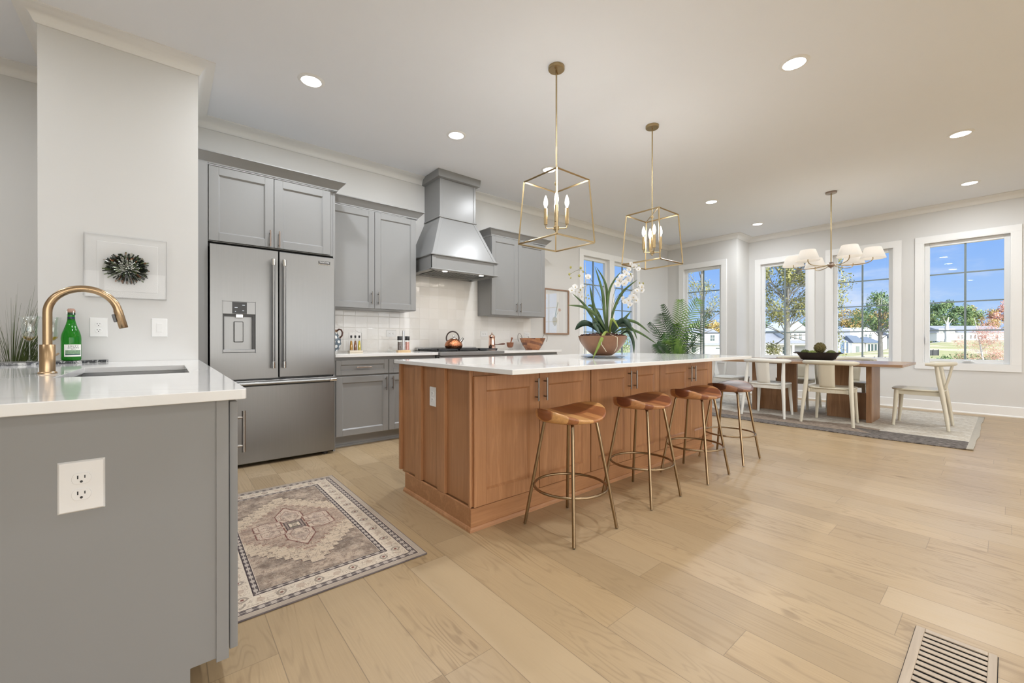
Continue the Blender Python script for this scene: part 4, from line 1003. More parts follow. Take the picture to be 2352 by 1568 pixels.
# ------------------------------------------------------------------ rugs and floor register
def rug_dining():
    m, nt, b, out = new_mat('woven_dining_rug'); o, x, y, z = pos(nt, False)
    f1 = tnoise(nt, comb(nt, x * 60, y * 22, 1.0), 1, 3, .7); f2 = tnoise(nt, comb(nt, x * 14, y * 3, 2.0), 1, 4, .65); f3 = tnoise(nt, comb(nt, x * 160, y * 90, 3.0), 1, 2)
    cream = mixc(nt, f1.sst(.35, .7), (.66, .62, .54), (.42, .37, .30)); cream = mixc(nt, f3.sst(.62, .7) * .8, cream, (.12, .11, .10))
    cream = mixc(nt, f2.sst(.5, .62) * .5, cream, (.74, .73, .69)); tan = mixc(nt, f1.sst(.3, .7), (.20, .155, .12), (.40, .33, .27)); dark = mixc(nt, f1.sst(.3, .7), (.075, .066, .060), (.25, .225, .205))
    tri = (y - 1.15).abs() * .20                                     # long low triangles pointing at the field
    e1 = x - 6.02
    e3 = x - 6.50 + (((y / .85).fract() - .5).abs()) * .30                                               # brown wedges point into the cream field
    c = mixc(nt, e3.lt(0) * y.gt(.95), cream, tan)
    c = mixc(nt, (x - 6.30).lt(0) * (y - .95 - (x - 6.0) * .8).lt(0), c, dark); c = mixc(nt, (x - 6.03).lt(0), c, dark)
    c = mixc(nt, (y - .255).lt(0), c, mixc(nt, f1, (.36, .33, .28), (.52, .49, .43)))
    nt.links.new(c, b.inputs['Base Color']); setin(b, Roughness=.95, Specular_IOR_Level=.1); bump(nt, b, f3 + f1, .8, .004); return m
M = MB(); rows = []
nx, ny = 30, 60
for i in range(nx + 1):
    u = i / nx; row = []
    for j in range(ny + 1):
        v = j / ny; wob = .006 * math.sin(u * 11) + .003 * math.sin(u * 27 + 1)
        yy = .205 + (3.55 - .205) * v + (wob if j < 2 else 0); xx = 5.815 + (8.50 - 5.815) * u + (.010 * math.sin(v * 23) if i < 1 else 0) + (.05 * (1 - v) ** 6 if i < 1 else 0)
        row.append((xx, yy, .0058 + (.012 * max(0, 1 - j / 2.0) * max(0, 1 - i / 3.0))))
    rows.append(row)
M.grid(rows)
tag(M.build('dining_rug', rug_dining(), solid=.011, recalc=False, smooth='all'), 'large cream woven rug with charcoal edge under the dining table', 'rug')

def rug_kitchen():
    cx_, cy_, hx, hy = .5505, 2.58, .4255, .7625
    m, nt, b, out = new_mat('vintage_medallion_rug'); o, x, y, z = pos(nt, False)
    sx, sy = x - cx_, y - cy_; X, Y = sx.abs(), sy.abs(); dB = (hx - X).mn(hy - Y)
    cream, beige, mauve, grey, ink, rust = (.68, .55, .41), (.72, .60, .46), (.40, .32, .265), (.27, .24, .225), (.055, .04, .045), (.20, .07, .055)
    n1 = tnoise(nt, o, 9, 4, .7); n2 = tnoise(nt, comb(nt, x * 12, y * 90, 0.), 1, 2); n3 = tnoise(nt, comb(nt, X * 30, Y * 26, 0.3), 1, 3, .6, .8)
    q = .0305; dq = ((X / q).floor() * q) * 1.12 + Y                   # stepped diamonds
    c = mixc(nt, dq.gt(.50), cream, mixc(nt, n1.sst(.35, .65), (.22, .17, .135), (.56, .44, .34)))
    def line(d, at, w_): return (d - at).abs().lt(w_)
    c = mixc(nt, (line(dq, .50, .0045)) * .8, c, ink)
    inner = dq.lt(.335); c = mixc(nt, inner, c, mixc(nt, n1.sst(.3, .7), (.36, .255, .20), (.62, .475, .36)))
    c = mixc(nt, line(dq, .335, .0035).mx(line(dq, .349, .002)) * .85, c, rust)
    # medallion petals
    hexa = (X * .9 + Y * .55).mx(Y * 1.0); petal1 = ((X * .55 - Y).abs() * .9 + (X - .10).abs() * .6)
    for (ax_, ay_, ca, cb_) in ((0, .135, .85, .5), (.125, .05, .42, 1.25)):
        d = ((X - ax_).abs() * ca + (Y - ay_).abs() * cb_).mx((X - ax_).abs() * 1.15)
        c = mixc(nt, d.lt(.078), c, mixc(nt, n1, beige, (.60, .44, .36))); c = mixc(nt, line(d, .078, .0038), c, rust); c = mixc(nt, line(d, .050, .0022) * .7, c, rust)
        c = mixc(nt, (d.lt(.044)) * n3.sst(.5, .56) * .6, c, (.30, .22, .19))
    dc = X.mx(Y * .8); c = mixc(nt, dc.lt(.045), c, (.33, .25, .22)); c = mixc(nt, dc.lt(.030), c, beige); c = mixc(nt, line(dc, .030, .003).mx(line(dc, .045, .003)), c, ink)
    c = mixc(nt, dc.lt(.026) * n3.sst(.5, .53), c, (.12, .12, .09))
    # small flowers and vines scattered over the field, mirrored left to right
    vo = nt.nodes.new('ShaderNodeTexVoronoi'); vo.inputs['Scale'].default_value = 21; nt.links.new(comb(nt, X, Y, .2), vo.inputs['Vector']); vd = V(nt, vo.outputs['Distance'])
    c = mixc(nt, line(vd, .24, .055) * n1.sst(.42, .55) * .55, c, (.22, .16, .13)); c = mixc(nt, vd.lt(.09) * .7, c, rust)
    c = mixc(nt, line(n3, .5, .014) * .75, c, (.20, .14, .11))
    n4 = tnoise(nt, comb(nt, X * 75, Y * 60, 4.3), 1, 3, .7, .5); c = mixc(nt, n4.sst(.60, .66) * .65, c, (.17, .12, .10)); c = mixc(nt, line(n4, .42, .012) * .5, c, (.80, .72, .60))
    st = ((x * 8.0 + y * 95.0).sin() * .5 + .5) * tnoise(nt, comb(nt, x * 10, y * 60, 2.2), 1, 2).sst(.5, .65); c = mixc(nt, st * .35, c, (.24, .19, .17))
    # borders
    fb = dB.lt(.170); c = mixc(nt, fb, c, mixc(nt, n1, beige, (.74, .66, .56)))
    along = mixc(nt, (hx - X).lt(hy - Y), comb(nt, x, 0., 0.), comb(nt, y, 0., 0.))
    sa = nt.nodes.new('ShaderNodeSeparateXYZ'); nt.links.new(along, sa.inputs[0]); al = V(nt, sa.outputs[0])
    f = ((al / .145).fract() - .5).abs() * .145; rr = (f * f + (dB - .103) * (dB - .103)).pw(.5)
    ang = ((f * 90).sin() * .006); c = mixc(nt, line(rr + ang + n3 * .012, .027, .005) * .6, c, (.13, .10, .09)); c = mixc(nt, rr.lt(.007), c, rust)
    f2_ = (((al + .0725) / .145).fract() - .5).abs() * .145; r2_ = (f2_ * f2_ + (dB - .103) * (dB - .103)).pw(.5); c = mixc(nt, (r2_ + n3 * .02).lt(.026) * .35, c, (.33, .17, .12))
    c = mixc(nt, (line(n3, .5, .02) * dB.gt(.072) * dB.lt(.135)) * .6, c, (.34, .25, .18))
    for (lo_, hi_) in ((.035, .062), (.145, .166)):
        band = dB.gt(lo_) * dB.lt(hi_); wv = ((al * 150.0).sin() * .5 + .5) * ((dB - (lo_ + hi_) / 2) * 260.0).sin().abs()
        c = mixc(nt, band, c, mixc(nt, wv.sst(.3, .5), (.52, .45, .39), (.12, .10, .10)))
        c = mixc(nt, line(dB, lo_, .0028).mx(line(dB, hi_, .0022)), c, ink)
    c = mixc(nt, dB.lt(.030), c, (.46, .385, .31)); c = mixc(nt, dB.lt(.004), c, (.12, .10, .10))
    c = mixc(nt, n2.sst(.35, .75) * .28, c, (.36, .30, .26))              # faded, worn weave
    nt.links.new(c, b.inputs['Base Color']); setin(b, Roughness=.95, Specular_IOR_Level=.1); bump(nt, b, tnoise(nt, o, 600, 2), .4, .002); return m
tag(MB().box(.125, 1.8175, .0005, .976, 3.3425, .0065).build('kitchen_rug', rug_kitchen(), bevel=.002), 'faded beige and mauve medallion rug in front of the fridge', 'rug')

t = thing('floor_register', 'oak floor vent with slats in the lower right corner', 'floor vent', (1.90, .12, 0))
vm = wood('pale_oak_vent', (.52, .42, .31), (.36, .28, .20), .4, 0, 1.0, .1); VX0, VX1, VY0, VY1 = 1.60, 2.104, .020, .213
MB().box(VX0 - .002, VY0 - .002, .0003, VX1 + .002, VY1 + .002, .001).build('shadow_gap', dark_m, t)
M = MB(); e_ = .024
M.box(VX0, VY0, .001, VX1, VY0 + .020, .006); M.box(VX0, VY1 - .024, .001, VX1, VY1, .006); M.box(VX0, VY0 + .02, .001, VX0 + e_, VY1 - .024, .006); M.box(VX1 - e_, VY0 + .02, .001, VX1, VY1 - .024, .006)
M.build('frame', vm, t, bevel=.0015)
M = MB(); k = 0; xx = VX1 - e_
while xx > VX0 + e_ + .01:
    xx -= .0115; w_ = .0205
    M.box(xx - w_, VY0 + .02, .0025, xx, VY1 - .024, .0056); xx -= w_
o = M.build('slats', vm, t, bevel=.0006, seg=1)

# ------------------------------------------------------------------ things on the back counter
CTZ = .9145
cop = plain('hammered_copper', (.50, .20, .10), .22, 1.0, var=.25, scale=25, bmp=0)
nt = cop.node_tree; bb = [n for n in nt.nodes if n.type == 'BSDF_PRINCIPLED'][0]
vo = nt.nodes.new('ShaderNodeTexVoronoi'); vo.inputs['Scale'].default_value = 110; nt.links.new(pos(nt)[0], vo.inputs['Vector']); bump(nt, bb, V(nt, vo.outputs['Distance']), .6, .003)
kx, ky, kz = 2.72, 4.39, .9475
t = thing('kettle', 'hammered copper stovetop kettle with dark arched handle on the range', 'kettle', (kx, ky, kz))
MB().lathe([(.001, 0), (.088, 0), (.100, .008), (.109, .028), (.109, .045), (.098, .075), (.075, .100), (.045, .116), (.042, .119), (.001, .119)], (kx, ky, kz), 36).build('body', cop, t, smooth=50)
MB().lathe([(.044, .118), (.040, .126), (.020, .133), (.009, .137), (.008, .143), (.014, .150), (.012, .158), (.001, .160)], (kx, ky, kz), 24).build('lid', chrome_m, t, smooth=50)
vx, vy = .768, -.64
MB().tube([(kx + vx * r, ky + vy * r, kz + z) for r, z in ((.075, .075), (.098, .098), (.110, .118), (.121, .128))], [.020, .016, .013, .014], 14).build('spout', chrome_m, t, smooth=50)
MB().tube([(kx + vx * .078 * math.cos(a) - vx * .012, ky + vy * .078 * math.cos(a) - vy * .012, kz + .125 + .085 * math.sin(a)) for a in [PI * (1.12 - 1.2 * k / 20) for k in range(21)]], .0085, 12).build('handle', plain('walnut_black', (.04, .025, .02), .3), t, smooth=60)
M = MB(); M.cyl((kx - vx * .088, ky - vy * .088, kz + .08), (kx - vx * .085, ky - vy * .085, kz + .115), .006, 8); M.cyl((kx + vx * .062, ky + vy * .062, kz + .10), (kx + vx * .062, ky + vy * .062, kz + .12), .006, 8); M.build('handle_bracket', chrome_m, t)
px_, py_ = 3.335, 4.42
t = thing('coffee_pot', 'tall shiny copper pot with a wooden side handle beside the range', 'coffee pot', (px_, py_, CTZ))
MB().lathe([(.001, 0), (.046, 0), (.048, .004), (.044, .10), (.041, .16), (.043, .175), (.047, .182), (.044, .184), (.001, .184)], (px_, py_, CTZ), 28).build('body', plain('pale_copper', (.78, .52, .42), .12, 1.0, var=.1, scale=12), t, smooth=40)
MB().lathe([(.043, .184), (.040, .196), (.024, .208), (.006, .213), (.005, .220), (.010, .228), (.006, .236), (.001, .238)], (px_, py_, CTZ), 24).build('lid', MC['pale_copper'], t, smooth=50)
MB().tube([(px_ + vx * r, py_ + vy * r, CTZ + .075 + z) for r, z in ((.044, 0), (.075, .002), (.10, .006), (.15, .010), (.175, .012))], [.005, .006, .009, .013, .008], 12).build('handle', plain('dark_walnut', (.10, .04, .025), .35, var=.2), t, smooth=60)
mx_, my_ = 3.60, 4.36
t = thing('mortar', 'small copper mortar on a clear foot holding a pestle, left of the basket', 'mortar', (mx_, my_, CTZ))
MB().lathe([(.001, .034), (.030, .036), (.044, .055), (.050, .105), (.0465, .105), (.040, .062), (.026, .046), (.001, .044)], (mx_, my_, CTZ), 28).build('cup', plain('acacia_cup', (.20, .07, .03), .3, var=.35, scale=30), t, smooth=60)
MB().lathe([(.001, 0), (.048, 0), (.050, .006), (.034, .018), (.022, .034), (.001, .034)], (mx_, my_, CTZ), 28).build('foot', glass_m, t, smooth=50)
pe = MB().tube([(mx_ - .005, my_, CTZ + .055), (mx_ + .012, my_ - .008, CTZ + .12), (mx_ + .017, my_ - .010, CTZ + .14), (mx_ + .024, my_ - .014, CTZ + .165), (mx_ + .026, my_ - .015, CTZ + .172)], [.014, .008, .009, .015, .010], 12).build('pestle', MC['acacia_cup'], smooth=60)
tag(pe, 'wooden pestle leaning in the small mortar', 'pestle')
bx_, by_ = 4.035, 4.38
t = thing('basket_bowl', 'patchwork wooden bowl with wire loop handles at the counter end', 'bowl', (bx_, by_, CTZ))
bwm = wood('patchwork_wood', (.52, .22, .10), (.20, .07, .035), .25, 0, 1.5, .1)
nt = bwm.node_tree; bb = [n for n in nt.nodes if n.type == 'BSDF_PRINCIPLED'][0]
bt = nt.nodes.new('ShaderNodeTexBrick'); bt.inputs['Scale'].default_value = 7; bt.inputs['Color1'].default_value = (.42, .18, .075, 1); bt.inputs['Color2'].default_value = (.12, .04, .022, 1); bt.inputs['Mortar'].default_value = (.10, .04, .02, 1); bt.inputs['Mortar Size'].default_value = .004; bt.inputs['Brick Width'].default_value = .7; bt.inputs['Row Height'].default_value = .22; bt.offset = .37
o_, xx_, yy_, zz_ = pos(nt); nt.links.new(comb(nt, xx_ - yy_, zz_ + xx_ * .25, 0.), bt.inputs['Vector']); nt.links.new(bt.outputs['Color'], bb.inputs['Base Color'])
MB().lathe([(.001, 0), (.098, 0), (.102, .004), (.150, .075), (.187, .166), (.180, .167), (.143, .080), (.095, .014), (.001, .012)], (bx_, by_, CTZ), 44).build('bowl_body', bwm, t, smooth=50)
wm = plain('dull_steel_wire', (.33, .31, .29), .35, 1.0)
for a0, s in ((math.atan2(-.64, .768), 1), (math.atan2(.64, -.768), 1)):
    c, s_ = math.cos(a0), math.sin(a0); P = []
    for k in range(15):
        a = PI * k / 14; rq = .176 + .034 * math.cos(a) + .012 * math.sin(a); P.append((bx_ + c * rq, by_ + s_ * rq, CTZ + .146 + .088 * math.sin(a)))
    h = MB().tube([(P[0][0] - c * .012, P[0][1] - s_ * .012, P[0][2] - .03)] + P + [(P[-1][0] - c * .012, P[-1][1] - s_ * .012, P[-1][2] - .03)], .0042, 8).build('handle', wm, t, smooth=60)
for a0 in (1.1, 1.9):
    MB().cyl((bx_ + math.cos(a0) * .16, by_ + math.sin(a0) * .16, CTZ + .15), (bx_ + math.cos(a0 + .1) * .185, by_ + math.sin(a0 + .1) * .185, CTZ + .195), .004, 6).build('prong', wm, t)
# oil bottles in a rack
ox, oy = 1.555, 4.50
t = thing('oil_rack', 'pale wooden stand with a wire frame for oil bottles beside the fridge', 'rack', (ox, oy, CTZ))
MB().box(ox - .07, oy - .035, CTZ, ox + .07, oy + .035, CTZ + .022).build('base', plain('pale_wood', (.62, .54, .42), .5, var=.1, scale=30), t, bevel=.002)
MB().tube([(ox - .068, oy, CTZ + .02), (ox - .068, oy, CTZ + .215), (ox - .035, oy, CTZ + .218), (ox, oy, CTZ + .238), (ox + .035, oy, CTZ + .218), (ox + .068, oy, CTZ + .215), (ox + .068, oy, CTZ + .02)], .0016, 6).build('wire_frame', wm, t)
oilc = [((.45, .22, .02), 'amber oil bottle on the left of the wire rack'), ((.20, .07, .03), 'dark herb vinegar bottle in the middle of the wire rack'), ((.55, .42, .03), 'yellow oil bottle on the right of the wire rack')]
for k, (c_, lb_) in enumerate(oilc):
    q = (ox - .043 + .043 * k, oy, CTZ + .0225); bt_ = thing('oil_bottle', lb_, 'bottle', q, group='small oil bottles in the wire rack')
    MB().lathe([(.001, 0), (.0165, 0), (.018, .004), (.0165, .05), (.012, .09), (.0085, .12), (.0075, .135), (.001, .135)], q, 18).build('glass_body', glass_m, bt_, smooth=50)
    MB().lathe([(.001, .003), (.0150, .003), (.0158, .006), (.0145, .05), (.0105, .088), (.008, .105), (.001, .105)], q, 18).build('oil', plain('oil_%d' % k, c_, .25, var=.5, scale=60), bt_, smooth=50)
    MB().lathe([(.001, .134), (.0095, .134), (.0095, .138), (.007, .142), (.010, .150), (.010, .160), (.001, .164)], q, 16).build('stopper', black_m, bt_, smooth=40)
# jug
jx, jy = 1.305, 4.44
t = thing('painted_jug', 'dark blue jug with white dots and brown handle beside the fridge', 'jug', (jx, jy, CTZ))
jm, nt, bb, out = new_mat('dotted_glaze'); o_, xx_, yy_, zz_ = pos(nt)
n_ = nt.nodes.new('ShaderNodeMath'); n_.operation = 'ARCTAN2'; nt.links.new(yy_.s, n_.inputs[0]); nt.links.new(xx_.s, n_.inputs[1]); ang = V(nt, n_.outputs[0])
ua = ang / (2 * PI) * 9.0; va = zz_ / .047; ua = ua + (va.floor() * .5); fu_, fv_ = ua.fract() - .5, va.fract() - .5
rr_ = (fu_ * fu_ * 1.2 + fv_ * fv_).pw(.5); dots = rr_.lt(.33)
c = mixc(nt, tnoise(nt, o_, 30, 3), (.05, .075, .10), (.13, .17, .20)); c = mixc(nt, dots, c, (.72, .72, .70)); c = mixc(nt, zz_.gt(.215), c, (.22, .13, .07)); c = mixc(nt, zz_.lt(.022), c, (.50, .49, .46))
nt.links.new(c, bb.inputs['Base Color']); setin(bb, Roughness=.3)
MB().lathe([(.001, 0), (.046, 0), (.048, .02), (.070, .06), (.082, .10), (.078, .14), (.060, .18), (.046, .205), (.044, .225), (.048, .240), (.045, .241), (.040, .225), (.042, .205), (.001, .15)], (jx, jy, CTZ), 36).build('body', jm, t, smooth=60)
MB().tube([(jx + vx * r, jy + vy * r, CTZ + z) for r, z in ((.043, .228), (.065, .246), (.088, .238), (.100, .212), (.095, .18), (.072, .155))], .0085, 10).build('handle', plain('brown_glaze', (.10, .045, .03), .3), t, smooth=60)
# mills
gx_, gy_ = 2.095, 4.47
t = thing('spice_mill_stand', 'light wooden spice mill stand with a steel carrying rod', 'stand', (gx_, gy_, CTZ))
MB().box(gx_ - .075, gy_ - .03, CTZ, gx_ + .075, gy_ + .03, CTZ + .018).build('base', plain('ash_wood', (.60, .42, .22), .5, var=.15, scale=30), t, bevel=.002)
MB().cyl((gx_, gy_, CTZ + .018), (gx_, gy_, CTZ + .245), .013, 16).build('rod', chrome_m, t, smooth=40, bevel=.003)
for k, (c_, lb_) in enumerate((((.10, .07, .06), 'peppercorn mill with black cap, left of the steel rod'), ((.62, .25, .20), 'pink salt mill with black cap, right of the steel rod'))):
    q = (gx_ + (-.047 if k == 0 else .047), gy_, CTZ + .0185); bt_ = thing('spice_mill', lb_, 'spice mill', q, group='spice mills beside the range')
    MB().lathe([(.001, 0), (.0245, 0), (.0245, .115), (.001, .115)], q, 24).build('jar', glass_m, bt_, smooth=40)
    MB().lathe([(.001, .002), (.0225, .002), (.0225, .098), (.001, .098)], q, 20).build('spice', plain('spice_%d' % k, c_, .8, var=.8, scale=200), bt_, smooth=40)
    MB().lathe([(.001, .115), (.0255, .115), (.0265, .118), (.0265, .158), (.024, .162), (.001, .162)], q, 24).build('cap', black_m, bt_, smooth=40)
g0 = thing('glass_vial', 'small clear glass vial lying on the counter before the spice mills', 'vial', (1.96, 4.52, CTZ + .016))
MB().tube([(1.93, 4.52, CTZ + .0165), (1.985, 4.52, CTZ + .0165)], .016, 16).build('vial_body', glass_m, g0, smooth=40); MB().tube([(1.985, 4.52, CTZ + .0165), (2.02, 4.52, CTZ + .0165)], .010, 12).build('stopper', glass_m, g0, smooth=40)

# framed botanical print
t = thing('framed_print', 'thin wood framed botanical print of a bulb beside the kitchen windows', 'picture', (4.855, NY, 1.51))
fr_m = plain('walnut_frame', (.30, .18, .11), .4, var=.15, scale=30)
X0, X1, Z0, Z1 = 4.575, 5.145, 1.145, 1.878
M = MB(); M.box(X0, NY - .028, Z0, X0 + .022, NY - .001, Z1); M.box(X1 - .022, NY - .028, Z0, X1, NY - .001, Z1); M.box(X0 + .022, NY - .028, Z0, X1 - .022, NY - .001, Z0 + .022); M.box(X0 + .022, NY - .028, Z1 - .022, X1 - .022, NY - .001, Z1)
M.build('frame', fr_m, t, bevel=.001, seg=1)
pp = MB().box(X0 + .022, NY - .010, Z0 + .022, X1 - .022, NY - .002, Z1 - .022).build('print', plain('print_paper', (.80, .80, .78), .7, var=.01), t)
def flat(name, pts, m, dy=.0106):
    MB2 = MB(); n_ = len(pts); a = [MB2.pt((p[0], NY - dy, p[1])) for p in pts]; b = [MB2.pt((p[0], NY - dy + .0004, p[1])) for p in pts]
    MB2.face(a); MB2.face(b[::-1])
    for i in range(n_): MB2.face((a[i], a[(i + 1) % n_], b[(i + 1) % n_], b[i]))
    return MB2.build(name, m, pp)
flat('bulb_drawing', [(4.82 + .052 * math.sin(a) * (1 - .25 * math.cos(a)), 1.335 - .075 * math.cos(a) + .02) for a in [2 * PI * k / 28 for k in range(28)]], plain('bulb_print', (.52, .47, .30), .8, var=.35, scale=90))
flat('leaf_drawing', [(4.815, 1.42), (4.83, 1.42), (4.86, 1.52), (4.90, 1.66), (4.885, 1.68), (4.865, 1.60), (4.84, 1.53)], plain('leaf_print', (.34, .40, .32), .8, var=.3, scale=60))
flat('flower_drawing', [(4.93 + .032 * math.cos(a) * (1 + .2 * math.cos(5 * a)), 1.545 + .026 * math.sin(a) * (1 + .2 * math.cos(5 * a))) for a in [2 * PI * k / 30 for k in range(30)]], plain('flower_print', (.62, .42, .33), .8, var=.3, scale=60))
flat('stem_drawing', [(4.828, 1.42), (4.836, 1.42), (4.915, 1.53), (4.91, 1.535)], MC['leaf_print'], .0108)
MB().box(X0 + .02, NY - .0150, Z0 + .02, X1 - .02, NY - .0145, Z1 - .02).build('glazing', clearglass('print_glass', (1, 1, 1), 1.5, .05), t)

# ------------------------------------------------------------------ plants
RV, DV = Vector((.768, -.640, 0)), Vector((.640, .768, 0)); UP = Vector((0, 0, 1))
def ribbon(mb, P, width, fold=.25, cols=2):
    """a leaf blade along the polyline P, width(f) across, folded along its midrib"""
    P = [Vector(p) for p in P]; Q = []
    N_ = 14                                                            # Catmull-Rom resample
    for k in range(N_ + 1):
        f = k / N_ * (len(P) - 1); i = min(int(f), len(P) - 2); u = f - i
        p0, p1, p2, p3 = P[max(i - 1, 0)], P[i], P[i + 1], P[min(i + 2, len(P) - 1)]
        Q.append(.5 * ((2 * p1) + (p2 - p0) * u + (2 * p0 - 5 * p1 + 4 * p2 - p3) * u * u + (3 * p1 - p0 - 3 * p2 + p3) * u ** 3))
    G = []
    for k, q in enumerate(Q):
        t_ = (Q[min(k + 1, N_)] - Q[max(k - 1, 0)]).normalized(); side = t_.cross(DV); side = (side if side.length > .2 else t_.cross(UP)).normalized()
        nrm = side.cross(t_).normalized(); w_ = width(k / N_); G.append([q + side * w_ * s + nrm * (abs(s) * fold * w_) for s in (-1, -.5, 0, .5, 1)])
    mb.grid(G)
leafm = {}
def leaf_mat(name, a, b_, rough=.38):
    m, nt, b, out = new_mat(name); o, x, y, z = pos(nt); n = tnoise(nt, comb(nt, x * 4, y * 4, z * 2), 3, 3)
    nt.links.new(mixc(nt, n.sst(.3, .7), a, b_), b.inputs['Base Color']); setin(b, Roughness=rough)
    tr = nt.nodes.new('ShaderNodeBsdfTranslucent'); tr.inputs[0].default_value = tuple(min(1, c * 1.5) for c in b_) + (1,); ms = nt.nodes.new('ShaderNodeMixShader'); ms.inputs[0].default_value = .22
    nt.links.new(b.outputs[0], ms.inputs[1]); nt.links.new(tr.outputs[0], ms.inputs[2]); nt.links.new(ms.outputs[0], out.inputs[0]); return m
green1 = leaf_mat('orchid_leaf', (.045, .085, .030), (.12, .19, .055)); green2 = leaf_mat('orchid_leaf_light', (.18, .25, .04), (.30, .36, .07)); green3 = leaf_mat('orchid_leaf_dark', (.012, .035, .020), (.035, .075, .035))
ocx, ocy = 2.735, 2.125; OB = Vector((ocx, ocy, 1.10))
def opt(a, h, dep=0.0): return Vector((ocx, ocy, h)) + RV * a + DV * dep          # sideways, height above the floor, depth (metres)
for k, (r_, z0, z1) in enumerate(((.180, .907, .917), (.200, .9175, .9275))):
    tag(MB().lathe([(.001, 0), (r_ * .62, 0), (r_ * .68, .002), (r_ * .97, z1 - z0 - .003), (r_, z1 - z0 - .001), (r_ - .002, z1 - z0), (r_ * .68, .005), (.001, .005)], (ocx, ocy, z0), 48).build('serving_plate', plain('white_ceramic', (.80, .80, .79), .15, var=.01), smooth=50),
        ('upper' if k else 'lower') + ' white plate stacked under the orchid bowl', 'plate', 'white plates under the orchid bowl')
t = thing('orchid_arrangement', 'white orchids and strap leaves in a wide brown bowl on the island', 'plant', (ocx, ocy, .923))
brz = 0.923
MB().lathe([(.001, 0), (.060, 0), (.075, .003), (.112, .028), (.150, .066), (.180, .112), (.196, .156), (.197, .160), (.192, .160), (.175, .115), (.14, .07), (.001, .05)], (ocx, ocy, brz), 52).build('bowl', plain('bronze_brown_bowl', (.22, .11, .06), .32, .3, var=.35, scale=9, bmp=.25), t, smooth=60)
M = MB(); rn = random.Random(11)
M.lathe([(.001, .160), (.12, .158), (.182, .140), (.001, .12)], (ocx, ocy, brz), 30)
for k in range(420):
    a = rn.random() * 2 * PI; r_ = math.sqrt(rn.random()) * .178; p = Vector((ocx + math.cos(a) * r_, ocy + math.sin(a) * r_, brz + .158 + (1 - r_ / .18) * .022 + rn.uniform(-.004, .008)))
    u = Vector((rn.gauss(0, 1), rn.gauss(0, 1), rn.gauss(0, .5))).normalized(); v = u.cross(Vector((rn.gauss(0, 1), rn.gauss(0, 1), rn.gauss(0, 1)))).normalized(); L = rn.uniform(.006, .014); w_ = rn.uniform(.003, .007); h_ = v.cross(u) * .002
    M.hexa([p - u * L - v * w_ - h_, p + u * L - v * w_ - h_, p + u * L + v * w_ - h_, p - u * L + v * w_ - h_], [p - u * L - v * w_ + h_, p + u * L - v * w_ + h_, p + u * L + v * w_ + h_, p - u * L + v * w_ + h_])
M.build('bark_mulch', plain('bark', (.07, .028, .018), .8, var=.6, scale=80), t, recalc=False)
def sw(w0, pk=.45):
    return lambda f: w0 * max(.04, (min(1, (f / pk)) ** .5 if f < pk else (1 - ((f - pk) / (1 - pk)) ** 1.8))) * (.75 + .25 * min(1, f / .1))
LV = [(green1, .0125, [(0.032, 1.115, 0), (0.018, 1.265, 0), (-0.004, 1.460, 0), (-0.060, 1.656, .02)]), (green1, .011, [(0.046, 1.115, .02), (0.046, 1.336, .03), (0.032, 1.514, .03), (-0.046, 1.649, .02)]),
      (green1, .0115, [(0.053, 1.115, -.02), (0.082, 1.282, -.03), (0.153, 1.435, -.04), (0.267, 1.535, -.06)]), (green1, .010, [(0.039, 1.115, 0), (0.039, 1.300, 0), (0.064, 1.478, 0), (0.146, 1.606, -.02)]),
      (green1, .0125, [(0.004, 1.105, -.02), (-0.053, 1.229, -.03), (-0.089, 1.371, -.04), (-0.114, 1.492, -.05)]), (green1, .012, [(0.018, 1.105, -.03), (-0.075, 1.211, -.05), (-0.160, 1.329, -.08), (-0.260, 1.418, -.10)]),
      (green1, .0125, [(0.032, 1.094, -.04), (-0.053, 1.229, -.08), (-0.167, 1.307, -.12), (-0.306, 1.322, -.15)]), (green3, .026, [(0.004, 1.094, .02), (-0.089, 1.176, .03), (-0.160, 1.186, .04), (-0.217, 1.133, .05)]),
      (green1, .0125, [(0.060, 1.105, -.03), (0.124, 1.201, -.06), (0.245, 1.194, -.08), (0.359, 1.101, -.10)]), (green1, .011, [(0.075, 1.094, -.02), (0.153, 1.140, -.05), (0.267, 1.115, -.08), (0.412, 1.012, -.12)]),
      (green1, .0125, [(0.110, 1.122, .02), (0.160, 1.194, .04), (0.203, 1.236, .05), (0.249, 1.290, .06)]), (green2, .0135, [(0.028, 1.108, -.10), (-0.018, 1.105, -.17), (-0.068, 1.016, -.205), (-0.124, 0.899, -.21)]),
      (green3, .014, [(0.146, 1.094, .0), (0.203, 1.122, -.02), (0.242, 1.044, -.03), (0.252, 0.938, -.02)]), (green3, .030, [(0.053, 1.094, .02), (0.089, 1.176, .03), (0.153, 1.186, .05), (0.252, 1.165, .07)]),
      (green3, .030, [(0.025, 1.094, -.02), (-0.011, 1.176, -.03), (-0.053, 1.211, -.04), (-0.089, 1.151, -.07)]), (green2, .012, [(0.046, 1.094, -.06), (0.043, 1.176, -.10), (0.057, 1.211, -.12), (0.100, 1.130, -.15)]),
      (green1, .013, [(0.046, 1.094, .03), (-0.018, 1.265, .06), (-0.075, 1.336, .08), (-0.103, 1.336, .10)]), (green3, .026, [(0.068, 1.094, -.04), (0.117, 1.186, -.06), (0.167, 1.201, -.09), (0.210, 1.122, -.12)]),
      (green1, .010, [(0.124, 1.105, -.06), (0.181, 1.151, -.10), (0.217, 1.130, -.12), (0.245, 1.051, -.13)]), (green3, .020, [(-0.004, 1.094, -.06), (-0.053, 1.165, -.09), (-0.075, 1.158, -.11), (-0.053, 1.094, -.15)])]
